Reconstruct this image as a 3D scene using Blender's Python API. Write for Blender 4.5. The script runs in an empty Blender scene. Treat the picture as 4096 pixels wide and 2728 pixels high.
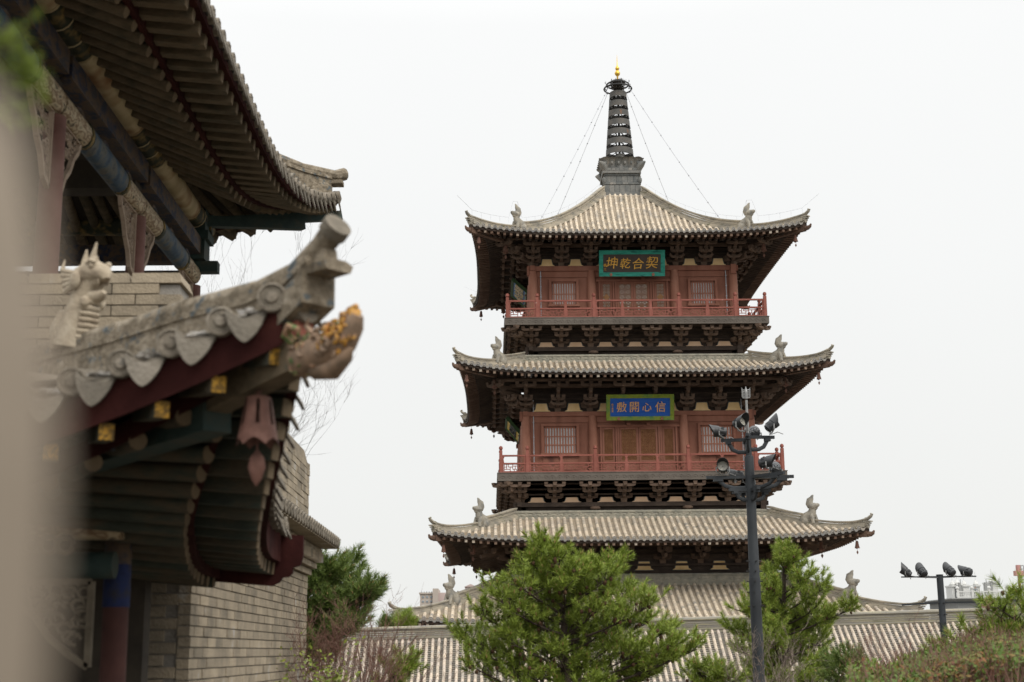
import bpy, math, random
from mathutils import Matrix, Vector
rnd = random.Random(7)
R_ = math.radians
scene = bpy.context.scene
COL = scene.collection

# ------------------------------------------------------------------ camera, sky, sun, exposure
EYE = 1.65
FPX = 5689.0                      # focal length in pixels of the 4096 px wide photograph (50 mm lens)
PITCH, YAW, ROLL = R_(12.3), math.atan(95 / 5689.0), 0.0105
CAMROT = Matrix.Rotation(-YAW, 3, 'Z') @ Matrix.Rotation(math.pi / 2 + PITCH, 3, 'X') @ Matrix.Rotation(-ROLL, 3, 'Z')
cam_data = bpy.data.cameras.new('camera')
cam_data.sensor_width = 36.0
cam_data.lens = FPX / 4096 * 36.0
cam_data.clip_start = 0.05
cam_data.clip_end = 3000
cam_data.dof.use_dof = True
cam_data.dof.focus_distance = 45.0
cam_data.dof.aperture_fstop = 2.3
cam = bpy.data.objects.new('camera', cam_data)
COL.objects.link(cam)
cam.matrix_world = Matrix.Translation((0, 0, EYE)) @ CAMROT.to_4x4()
scene.camera = cam

SUN_EL, SUN_AZ = R_(43), R_(142)   # azimuth clockwise from +Y: behind the viewer, to the right
world = bpy.data.worlds.new('World')
scene.world = world
world.use_nodes = True
wn, wl = world.node_tree.nodes, world.node_tree.links
wn.clear()
wout = wn.new('ShaderNodeOutputWorld')
bg = wn.new('ShaderNodeBackground')
sky = wn.new('ShaderNodeTexSky')
sky.sky_type = 'NISHITA'
sky.sun_disc = False
sky.sun_elevation = SUN_EL
sky.sun_rotation = SUN_AZ
sky.air_density = 1.0
sky.dust_density = 4.0
tc = wn.new('ShaderNodeTexCoord')
sep = wn.new('ShaderNodeSeparateXYZ')
wl.new(tc.outputs['Generated'], sep.inputs[0])
ramp = wn.new('ShaderNodeValToRGB')            # overcast: brighter towards the zenith all the way round
ramp.color_ramp.elements[0].position = 0.0
ramp.color_ramp.elements[0].color = (7.2, 7.25, 7.05, 1)
ramp.color_ramp.elements[1].position = 1.0
ramp.color_ramp.elements[1].color = (21.0, 21.0, 20.8, 1)
e = ramp.color_ramp.elements.new(0.22)
e.color = (7.65, 7.7, 7.6, 1)
e = ramp.color_ramp.elements.new(0.42)
e.color = (8.1, 8.15, 8.1, 1)
wl.new(sep.outputs['Z'], ramp.inputs[0])
cn = wn.new('ShaderNodeTexNoise')              # very faint cloud structure
cn.inputs['Scale'].default_value = 2.2
cn.inputs['Detail'].default_value = 4
wl.new(tc.outputs['Generated'], cn.inputs['Vector'])
cm = wn.new('ShaderNodeMapRange')
cm.inputs['To Min'].default_value = 0.955
cm.inputs['To Max'].default_value = 1.035
wl.new(cn.outputs[0], cm.inputs['Value'])
cmul = wn.new('ShaderNodeVectorMath'); cmul.operation = 'SCALE'
wl.new(ramp.outputs[0], cmul.inputs[0])
wl.new(cm.outputs[0], cmul.inputs['Scale'])
mix = wn.new('ShaderNodeMix'); mix.data_type = 'RGBA'
mix.inputs['Factor'].default_value = 0.96       # cloud layer over the clear sky
wl.new(sky.outputs[0], mix.inputs['A'])
wl.new(cmul.outputs[0], mix.inputs['B'])
wl.new(mix.outputs['Result'], bg.inputs[0])
bg.inputs[1].default_value = 0.1
wl.new(bg.outputs[0], wout.inputs[0])

sun_data = bpy.data.lights.new('sun', 'SUN')
sun_data.energy = 1.5
sun_data.angle = R_(30)
sun_data.color = (1.0, 0.95, 0.88)
sun = bpy.data.objects.new('sun', sun_data)
COL.objects.link(sun)
sd = Vector((math.sin(SUN_AZ) * math.cos(SUN_EL), math.cos(SUN_AZ) * math.cos(SUN_EL), math.sin(SUN_EL)))
sun.rotation_euler = sd.to_track_quat('Z', 'Y').to_euler()
scene.view_settings.view_transform = 'Standard'
scene.view_settings.look = 'None'
scene.view_settings.exposure = 0.30
scene.view_settings.gamma = 1.0
scene.view_settings.use_curve_mapping = False
scene.cycles.max_bounces = 6
scene.cycles.diffuse_bounces = 3


def at(px, py, depth):
    """World point seen at a pixel of the photograph, standing `depth` metres in front of the viewer."""
    d = CAMROT @ Vector(((px - 2048) / FPX, -(py - 1364) / FPX, -1))
    return d * (depth / d.y) + Vector((0, 0, EYE))


# ------------------------------------------------------------------ materials
MATS = {}


def mat(name, cols, scale=2.0, rough=0.85, bump=0.0, bscale=None, island=0.0, metal=0.0, dirt=None, stretch=None, spec=0.3, detail=5):
    m = bpy.data.materials.new(name)
    m.use_nodes = True
    n, l = m.node_tree.nodes, m.node_tree.links
    b = n['Principled BSDF']
    g = n.new('ShaderNodeNewGeometry')
    pos = g.outputs['Position']
    if stretch:
        mp = n.new('ShaderNodeVectorMath'); mp.operation = 'MULTIPLY'
        mp.inputs[1].default_value = stretch
        l.new(pos, mp.inputs[0]); pos = mp.outputs[0]
    t = n.new('ShaderNodeTexNoise')
    t.inputs['Scale'].default_value = scale
    t.inputs['Detail'].default_value = detail
    t.inputs['Roughness'].default_value = 0.62
    l.new(pos, t.inputs['Vector'])
    mr = n.new('ShaderNodeMapRange')
    mr.inputs['From Min'].default_value = 0.3; mr.inputs['From Max'].default_value = 0.7
    l.new(t.outputs[0], mr.inputs['Value'])
    fac = mr.outputs[0]
    if island > 0:
        mx = n.new('ShaderNodeMix')
        mx.inputs['Factor'].default_value = island
        oi = n.new('ShaderNodeObjectInfo')
        ad = n.new('ShaderNodeMath'); ad.operation = 'ADD'
        fr = n.new('ShaderNodeMath'); fr.operation = 'FRACT'
        l.new(g.outputs['Random Per Island'], ad.inputs[0]); l.new(oi.outputs['Random'], ad.inputs[1]); l.new(ad.outputs[0], fr.inputs[0])
        l.new(fac, mx.inputs['A']); l.new(fr.outputs[0], mx.inputs['B'])
        fac = mx.outputs['Result']
    r = n.new('ShaderNodeValToRGB')
    els = r.color_ramp.elements
    k = len(cols)
    while len(els) < k:
        els.new(0.5)
    for i, c in enumerate(cols):
        els[i].position = i / max(1, k - 1)
        els[i].color = (c[0], c[1], c[2], 1)
    l.new(fac, r.inputs[0])
    colr = r.outputs[0]
    if dirt:                                     # (colour, scale, threshold): stains with a shape of their own
        t2 = n.new('ShaderNodeTexNoise')
        t2.inputs['Scale'].default_value = dirt[1]; t2.inputs['Detail'].default_value = 7
        l.new(pos, t2.inputs['Vector'])
        m2 = n.new('ShaderNodeMapRange')
        m2.inputs['From Min'].default_value = dirt[2]; m2.inputs['From Max'].default_value = dirt[2] + 0.08
        l.new(t2.outputs[0], m2.inputs['Value'])
        mm = n.new('ShaderNodeMix'); mm.data_type = 'RGBA'
        mm.inputs['B'].default_value = (*dirt[0], 1)
        l.new(m2.outputs[0], mm.inputs['Factor']); l.new(colr, mm.inputs['A'])
        colr = mm.outputs['Result']
    l.new(colr, b.inputs['Base Color'])
    b.inputs['Roughness'].default_value = rough
    b.inputs['Metallic'].default_value = metal
    b.inputs['Specular IOR Level'].default_value = spec
    if bump > 0:
        t3 = n.new('ShaderNodeTexNoise')
        t3.inputs['Scale'].default_value = bscale or scale * 6
        t3.inputs['Detail'].default_value = 6
        l.new(pos, t3.inputs['Vector'])
        bp = n.new('ShaderNodeBump')
        bp.inputs['Strength'].default_value = min(1.0, bump)
        bp.inputs['Distance'].default_value = 0.02
        l.new(t3.outputs[0], bp.inputs['Height']); l.new(bp.outputs[0], b.inputs['Normal'])
    MATS[name] = m
    return m


TILE = mat('tile_clay', [(.21, .20, .19), (.39, .34, .275), (.52, .44, .335), (.59, .50, .385), (.40, .37, .33)], 1.3, .9, .3, 14, island=.6, dirt=((.24, .235, .22), 1.8, .64))
TILE_END = mat('tile_end_clay', [(.16, .16, .165), (.26, .245, .22), (.36, .32, .27)], 2, .9, .5, 25, island=.6)
PAN = mat('pan_tile_clay', [(.20, .18, .155), (.36, .305, .235), (.46, .385, .29)], 1.6, .95, .2, 12, island=.35, dirt=((.17, .165, .125), 1.1, .62))
RIDGE = mat('ridge_clay', [(.19, .18, .16), (.31, .28, .225), (.41, .36, .28)], 1.2, .95, .4, 16, dirt=((.14, .14, .085), 3.0, .60), stretch=(1, 1, 3))
BANDM = mat('ridge_band_clay', [(.20, .195, .165), (.28, .265, .215), (.36, .33, .265)], 2.5, .95, 1.0, 9)
BEASTM = mat('beast_clay', [(.16, .16, .15), (.27, .25, .21), (.36, .33, .27)], 3, .95, .8, 14)
RED = mat('red_paint', [(.195, .079, .051), (.26, .110, .072), (.31, .142, .097)], .9, .75, .15, 9, stretch=(1, 1, .35), dirt=((.13, .055, .04), .8, .62))
REDCOL = mat('red_column_paint', [(.235, .097, .062), (.31, .137, .090), (.37, .180, .124)], 1.2, .7, .12, 9, stretch=(1, 1, .3))
RAILM = mat('rail_paint', [(.195, .062, .044), (.245, .080, .058), (.29, .102, .078)], 1.5, .65, .1, 10, dirt=((.62, .50, .44), 6.5, .70))
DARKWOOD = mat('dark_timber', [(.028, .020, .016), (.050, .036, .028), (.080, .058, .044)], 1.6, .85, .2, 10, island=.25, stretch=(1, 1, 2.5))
BRACKW = mat('bracket_timber', [(.062, .040, .029), (.105, .070, .050), (.16, .110, .080)], 1.6, .85, .15, 10, island=.35)
RAFT = mat('rafter_timber', [(.070, .042, .029), (.115, .070, .049), (.165, .108, .076)], 3, .85, .15, 12, island=.5)
RAFTEND = mat('worn_rafter_end', [(.13, .08, .055), (.19, .12, .085), (.27, .19, .14), (.38, .30, .23), (.60, .53, .44)], 3, .85, island=.9)
FASCIA = mat('fascia_board', [(.085, .072, .060), (.115, .098, .082), (.145, .125, .105)], .8, .7, .6, 4.5, stretch=(1, 1, 1.6))
YELLOW = mat('ochre_plaster', [(.58, .39, .18), (.68, .48, .24), (.74, .54, .30)], 1.5, .9, .1, 20)
PINKPL = mat('pink_plaster', [(.50, .34, .22), (.58, .41, .28)], 1.5, .9)
GREYEDGE = mat('grey_outline_paint', [(.10, .11, .11), (.17, .18, .17)], 3, .9)
PAPER = mat('window_paper', [(.56, .61, .64), (.72, .76, .78)], .6, .6)
PAPERD = mat('door_paper', [(.55, .57, .55), (.68, .69, .66)], 1.0, .7)
LATT = mat('lattice_wood', [(.20, .085, .04), (.30, .14, .07)], 4, .8)
LATTO = mat('lattice_ochre', [(.28, .145, .06), (.38, .21, .09)], 4, .8)
STONE = mat('dark_stone', [(.07, .078, .082), (.13, .135, .13), (.20, .195, .18), (.30, .27, .23)], 2.2, .9, .9, 9, island=.55)
IRON = mat('spire_iron', [(.062, .062, .058), (.088, .085, .078), (.12, .105, .09)], 1.8, .7, .2, 10, dirt=((.16, .085, .05), 2.2, .66))
IRONB = mat('black_iron', [(.018, .018, .018), (.035, .034, .032)], 3, .6)
GOLD = mat('gilt', [(.62, .38, .06), (.75, .48, .10)], 3, .35, metal=.8)
GOLDP = mat('gold_paint', [(.62, .33, .05), (.72, .42, .09)], 3, .5)
CHAIN = mat('chain_metal', [(.30, .31, .34), (.42, .43, .46)], 3, .5)


# ------------------------------------------------------------------ mesh helpers
class MB:
    def __init__(self):
        self.v, self.f, self.mi, self.M, self.cur = [], [], [], None, 0

    def add(self, vs, fs):
        o = len(self.v)
        if self.M is not None:
            vs = [self.M @ Vector(p) for p in vs]
        self.v.extend([tuple(p) for p in vs])
        self.f.extend([tuple(i + o for i in f) for f in fs])
        self.mi.extend([self.cur] * len(fs))
        return self

    def box(self, x, y, z, sx, sy, sz, top=1.0):
        a, b, c = sx / 2, sy / 2, sz / 2
        t = top
        return self.add([(x - a, y - b, z - c), (x + a, y - b, z - c), (x + a, y + b, z - c), (x - a, y + b, z - c),
                  (x - a * t, y - b * t, z + c), (x + a * t, y - b * t, z + c), (x + a * t, y + b * t, z + c), (x - a * t, y + b * t, z + c)],
                 [(3, 2, 1, 0), (4, 5, 6, 7), (0, 1, 5, 4), (1, 2, 6, 5), (2, 3, 7, 6), (3, 0, 4, 7)])

    def b2(self, x0, x1, y0, y1, z0, z1):
        return self.box((x0 + x1) / 2, (y0 + y1) / 2, (z0 + z1) / 2, abs(x1 - x0), abs(y1 - y0), abs(z1 - z0))

    def prism(self, poly, axis, a, b):
        n = len(poly)
        if axis == 'y':
            vs = [(p[0], a, p[1]) for p in poly] + [(p[0], b, p[1]) for p in poly]
        elif axis == 'x':
            vs = [(a, p[0], p[1]) for p in poly] + [(b, p[0], p[1]) for p in poly]
        else:
            vs = [(p[0], p[1], a) for p in poly] + [(p[0], p[1], b) for p in poly]
        fs = [tuple(range(n)), tuple(range(2 * n - 1, n - 1, -1))]
        fs += [(i, i + n, (i + 1) % n + n, (i + 1) % n) for i in range(n)]
        return self.add(vs, fs)

    def tube(self, pts, r, n=8, caps=True, flat=1.0, up=None):
        pts = [Vector(p) for p in pts]
        m = len(pts)
        rs = r if isinstance(r, (list, tuple)) else [r] * m
        vs, fs = [], []
        u = None
        for i, p in enumerate(pts):
            d = (pts[min(i + 1, m - 1)] - pts[max(i - 1, 0)])
            d = d.normalized() if d.length > 1e-9 else Vector((0, 0, 1))
            if u is None:
                ref = Vector(up) if up else (Vector((0, 0, 1)) if abs(d.z) < .9 else Vector((1, 0, 0)))
                u = ref
            u = u - d * u.dot(d)
            u = u.normalized() if u.length > 1e-6 else d.orthogonal().normalized()
            w = d.cross(u)
            for k in range(n):
                a = 2 * math.pi * k / n
                vs.append(p + (w * math.cos(a) * flat + u * math.sin(a)) * rs[i])
        for i in range(m - 1):
            for k in range(n):
                k2 = (k + 1) % n
                fs.append((i * n + k, i * n + k2, (i + 1) * n + k2, (i + 1) * n + k))
        if caps:
            fs.append(tuple(range(n - 1, -1, -1)))
            fs.append(tuple((m - 1) * n + k for k in range(n)))
        return self.add(vs, fs)

    def bar(self, a, b, w, h, up=(0, 0, 1)):
        """rectangular bar from a to b"""
        a, b = Vector(a), Vector(b)
        d = (b - a).normalized()
        s = d.cross(Vector(up))
        s = s.normalized() if s.length > 1e-6 else Vector((1, 0, 0))
        u = s.cross(d)
        s, u = s * w / 2, u * h / 2
        return self.add([a - s - u, a + s - u, a + s + u, a - s + u, b - s - u, b + s - u, b + s + u, b - s + u],
                 [(3, 2, 1, 0), (4, 5, 6, 7), (0, 1, 5, 4), (1, 2, 6, 5), (2, 3, 7, 6), (3, 0, 4, 7)])

    def lathe(self, prof, n=16, c=(0, 0, 0), cap=True):
        vs, fs = [], []
        for (r, z) in prof:
            for k in range(n):
                a = 2 * math.pi * k / n
                vs.append((c[0] + r * math.cos(a), c[1] + r * math.sin(a), c[2] + z))
        m = len(prof)
        for i in range(m - 1):
            for k in range(n):
                k2 = (k + 1) % n
                fs.append((i * n + k, i * n + k2, (i + 1) * n + k2, (i + 1) * n + k))
        if cap:
            fs.append(tuple(range(n - 1, -1, -1)))
            fs.append(tuple((m - 1) * n + k for k in range(n)))
        return self.add(vs, fs)

    def ell(self, c, rx, ry, rz, n=10, m=6, jit=0.0):
        vs, fs = [], []
        for i in range(m + 1):
            th = math.pi * i / m
            for k in range(n):
                a = 2 * math.pi * k / n
                j = 1 + rnd.uniform(-jit, jit) if 0 < i < m else 1
                vs.append((c[0] + rx * math.sin(th) * math.cos(a) * j, c[1] + ry * math.sin(th) * math.sin(a) * j, c[2] - rz * math.cos(th) * j))
        for i in range(m):
            for k in range(n):
                k2 = (k + 1) % n
                fs.append((i * n + k, i * n + k2, (i + 1) * n + k2, (i + 1) * n + k))
        return self.add(vs, fs)

    def mesh(self, name, mats, smooth=None):
        me = bpy.data.meshes.new(name)
        me.from_pydata(self.v, [], self.f)
        for m in (mats if isinstance(mats, (list, tuple)) else [mats]):
            me.materials.append(m)
        if any(self.mi):
            me.polygons.foreach_set('material_index', self.mi)
        if smooth is not None:
            me.shade_smooth()
            me.set_sharp_from_angle(angle=R_(smooth))
        me.update()
        return me

    def build(self, name, mats, parent=None, smooth=None, loc=None, rot=None):
        return place(name, self.mesh(name, mats, smooth), parent, loc, rot)


def place(name, me, parent=None, loc=None, rot=None, scale=None, mw=None):
    o = bpy.data.objects.new(name, me)
    COL.objects.link(o)
    if parent is not None:
        o.parent = parent
    if mw is not None:
        o.matrix_local = mw
        return o
    if loc is not None:
        o.location = loc
    if rot is not None:
        o.rotation_euler = rot
    if scale is not None:
        o.scale = scale
    return o


def empty(name, loc=(0, 0, 0), rot=(0, 0, 0), parent=None):
    o = bpy.data.objects.new(name, None)
    COL.objects.link(o)
    o.location = loc
    o.rotation_euler = rot
    if parent is not None:
        o.parent = parent
    return o


def tag(o, label=None, cat=None, group=None, kind=None):
    if label: o['label'] = label
    if cat: o['category'] = cat
    if group: o['group'] = group
    if kind: o['kind'] = kind
    return o


def stuff(o):
    o['kind'] = 'stuff'
    return o


# ------------------------------------------------------------------ ground
g = MB()
g.b2(-640, 640, -120, 900, -5.0, -4.0)
tag(g.build('ground', mat('ground_paving', [(.10, .095, .085), (.15, .14, .125)], .5, .95)), kind='structure')
g = MB()
g.b2(-40, 60, -20, 50, -3.996, 0.0)
tag(g.build('terrace_ground', mat('terrace_earth', [(.07, .06, .045), (.12, .10, .08)], .8, .95, .5, 6)), kind='structure')

# ------------------------------------------------------------------ tiled roof parts shared by all the roofs
def row_mesh(pts, r, L, name, flare=1.12):
    """half-round tiles laid end to end up the slope; pts run from the eave upwards"""
    mb = MB()
    row_into(mb, pts, r, L, flare)
    return mb


def row_into(mb, pts, r, L, flare=1.12, seg=6):
    pts = [Vector(p) for p in pts]
    acc = [0]
    for i in range(1, len(pts)):
        acc.append(acc[-1] + (pts[i] - pts[i - 1]).length)
    tot = acc[-1]
    n = max(1, round(tot / L))

    def ev(s):
        s = min(max(s, 0), tot)
        for i in range(1, len(acc)):
            if s <= acc[i] + 1e-9:
                t = (s - acc[i - 1]) / max(1e-9, acc[i] - acc[i - 1])
                return pts[i - 1].lerp(pts[i], t)
        return pts[-1]
    side = None
    for k in range(n):
        a, b = ev(tot * k / n - .0), ev(tot * (k + 1) / n + .015)
        d = (b - a).normalized()
        if side is None:
            side = d.cross(Vector((0, 0, 1))).normalized()
        up = side.cross(d)
        j = rnd.uniform(-.07, .07) * r
        vs = []
        for (p, rr) in ((a, r * flare * .97), (a + (b - a) * .18, r * flare), (b, r * .93)):
            for q in range(seg + 1):
                an = math.pi * q / seg
                vs.append(p + side * (math.cos(an) * rr + j) + up * (math.sin(an) * rr))
        fs = []
        w = seg + 1
        for i in range(2):
            for q in range(seg):
                fs.append((i * w + q, i * w + q + 1, (i + 1) * w + q + 1, (i + 1) * w + q))
        fs.append(tuple(range(w - 1, -1, -1)))
        mb.add(vs, fs)


def pan_into(mb, pts, half, step, sag, seg=4, lip=.03):
    """concave pan tiles in overlapping steps; pts from the eave up; half = half width between rows"""
    pts = [Vector(p) for p in pts]
    acc = [0]
    for i in range(1, len(pts)):
        acc.append(acc[-1] + (pts[i] - pts[i - 1]).length)
    tot = acc[-1]
    n = max(1, round(tot / step))

    def ev(s):
        s = min(max(s, 0), tot)
        for i in range(1, len(acc)):
            if s <= acc[i] + 1e-9:
                return pts[i - 1].lerp(pts[i], (s - acc[i - 1]) / max(1e-9, acc[i] - acc[i - 1]))
        return pts[-1]
    for k in range(n):
        a, b = ev(tot * k / n), ev(tot * (k + 1) / n)
        d = (b - a).normalized()
        side = d.cross(Vector((0, 0, 1))).normalized()
        up = side.cross(d)
        vs = []
        for (p, h) in ((a, -lip * .2), (a, lip), (b + d * .01, 0)):
            for q in range(seg + 1):
                x = -1 + 2 * q / seg
                vs.append(p + side * (x * half) + up * (h + sag * (x * x - 1)))
        w = seg + 1
        fs = []
        for i in range(2):
            for q in range(seg):
                fs.append((i * w + q, i * w + q + 1, (i + 1) * w + q + 1, (i + 1) * w + q))
        mb.add(vs, fs)


def disc_mesh(r, name='end_tile'):
    """round eave tile end with a raised rim and boss, facing -y"""
    mb = MB()
    mb.M = Matrix.Rotation(math.pi / 2, 4, 'X')
    mb.lathe([(r, -.10), (r, .0), (r * .82, .005), (r * .76, -.012), (r * .45, -.012), (r * .36, .006), (r * .05, .012)], 12)
    return mb.mesh(name, TILE_END, 40)


def drip_mesh(half, drop, name='drip_tile', m=None, pointed=False):
    mb = MB()
    if pointed:                                  # curved plate with a lobed, pointed lower edge
        n = 10
        vs = []
        for lay in (0, 1):
            for i in range(n + 1):
                x = -1 + 2 * i / n
                yb = -.035 * (1 - x * x) + .018 * lay
                lo = -drop * (max(0.0, 1 - abs(x) ** 1.5)) ** .75 - .01
                vs += [(x * half, yb + .02, .03 - .06 * (1 - x * x)), (x * half, yb + .004, lo * .5 - .01), (x * half * .97, yb - .006, lo)]
        q = 3 * (n + 1)
        fs = []
        for i in range(n):
            for j in range(2):
                a_ = 3 * i + j
                fs += [(a_, a_ + 1, a_ + 4, a_ + 3), (q + a_, q + a_ + 3, q + a_ + 4, q + a_ + 1)]
            fs += [(3 * i, 3 * i + 3, q + 3 * i + 3, q + 3 * i), (3 * i + 2, q + 3 * i + 2, q + 3 * i + 5, 3 * i + 5)]
        mb.add(vs, fs)
        return mb.mesh(name, m or TILE_END, 50)
    else:
        poly = [(-half, .03), (-half * .9, -drop * .35), (-half * .6, -drop * .8), (-half * .25, -drop), (half * .25, -drop), (half * .6, -drop * .8), (half * .9, -drop * .35), (half, .03), (half * .5, -.03), (0, -.05), (-half * .5, -.03)]
    mb.prism(poly, 'y', -.02, .03)
    return mb.mesh(name, m or TILE_END)


def layered_sweep(mb, path, layers, side=None):
    """ridge built of stacked tile courses; layers = [(half_width, z0, z1), ...] above the path"""
    path = [Vector(p) for p in path]
    m = len(path)
    for (hw, z0, z1) in layers:
        vs, fs = [], []
        for i, p in enumerate(path):
            d = path[min(i + 1, m - 1)] - path[max(i - 1, 0)]
            s = Vector((d.y, -d.x, 0)).normalized() * hw
            zz0, zz1 = (z0, z1) if not callable(z0) else (z0(i / (m - 1)), z1(i / (m - 1)))
            vs += [p - s + Vector((0, 0, zz0)), p + s + Vector((0, 0, zz0)), p + s + Vector((0, 0, zz1)), p - s + Vector((0, 0, zz1))]
        for i in range(m - 1):
            for k in range(4):
                k2 = (k + 1) % 4
                fs.append((i * 4 + k, i * 4 + k2, i * 4 + 4 + k2, i * 4 + 4 + k))
        fs.append((3, 2, 1, 0)); fs.append(tuple((m - 1) * 4 + k for k in range(4)))
        mb.add(vs, fs)


def beast_mesh(name='roof_beast'):
    """crouching scaled dragon looking towards -x... height about 1.5"""
    mb = MB()
    # body: haunch to chest to neck
    mb.tube([(.62, 0, -.1), (.55, 0, .18), (.30, 0, .36), (.02, 0, .52), (-.10, 0, .74), (-.14, 0, .95)], [.22, .36, .40, .36, .28, .24], 12, flat=.72)
    mb.tube([(.62, 0, .05), (.72, 0, .32), (.58, 0, .58), (.40, 0, .66)], [.15, .18, .13, .03], 8, flat=.7)      # wing / haunch curl
    for s in (-1, 1):
        mb.tube([(-.12, s * .20, .55), (-.24, s * .22, .25), (-.28, s * .20, -.05)], [.14, .12, .12], 7)
        mb.ell((.36, s * .22, .15), .30, .12, .28, 8, 5)
    # head with open jaws
    mb.ell((-.18, 0, 1.06), .32, .25, .24, 10, 6, .08)
    mb.tube([(-.28, 0, 1.10), (-.45, 0, 1.10), (-.56, 0, 1.15), (-.60, 0, 1.22)], [.20, .16, .13, .07], 8)      # snout
    mb.tube([(-.24, 0, .95), (-.42, 0, .93), (-.50, 0, .95)], [.16, .11, .05], 7)                               # jaw
    for s in (-1, 1):
        mb.ell((-.34, s * .11, 1.19), .06, .05, .05, 6, 4)
        for q in range(5):
            a = 2.2 + q * .55
            mb.ell((-.02 + .16 * math.cos(a) * .5, s * .15, 1.02 + .16 * math.sin(a)), .08, .05, .08, 6, 4)
    # flame-like mane sweeping up and forward
    mb.tube([(-.02, 0, 1.05), (.08, 0, 1.28), (.04, 0, 1.48), (-.10, 0, 1.60), (-.16, 0, 1.74), (-.24, 0, 1.80)], [.24, .28, .24, .16, .09, .04], 9, flat=.6)
    # scales on chest and back
    for i in range(6):
        for s in (-1, 0, 1):
            mb.ell((-.20 + .05 * i * .5 - .05 * abs(s), s * .11, .38 + i * .085), .09, .06, .04, 6, 4)
    for i in range(5):
        mb.ell((.05 + i * .1, 0, .78 - i * .10), .07, .05, .07, 6, 4)
    return mb.mesh(name, BEASTM, 50)


BEAST = beast_mesh()


class HipRoof:
    """Four-sided curved roof; front side faces -y. Local frame: axis of the tower at x=y=0."""
    def __init__(s, Wm, ext, ze, lift, w1, z1, n=1.0, mixl=.3, p=4.0):
        s.Wm, s.ext, s.ze, s.lift, s.w1, s.z1, s.n, s.mixl, s.p = Wm, ext, ze, lift, w1, z1, n, mixl, p
        s.Wc = Wm + ext

    def se(s, x):
        return s.Wm + s.ext * (min(1, abs(x) / s.Wc)) ** 3

    def z(s, x, d):
        t = (d - s.w1) / (s.Wm - s.w1)
        tt = min(max(t, 0), 1)
        g_ = (1 - s.mixl) * (1 - (1 - tt) ** s.n) + s.mixl * tt
        if t > 1:
            g_ += (t - 1) * .15
        u = min(1, abs(x) / max(d, .01))
        return s.z1 + (s.ze - s.z1) * g_ + s.lift * u ** s.p * max(t, 0) ** 1.6

    def line(s, x, d0, d1, k=14):
        return [(x, -(d0 + (d1 - d0) * i / k), s.z(x, d0 + (d1 - d0) * i / k)) for i in range(k + 1)]


ROT4 = [Matrix.Rotation(a * math.pi / 2, 4, 'Z') for a in range(4)]     # 0 front, 3 = left side (-x), 1 = right side


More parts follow.
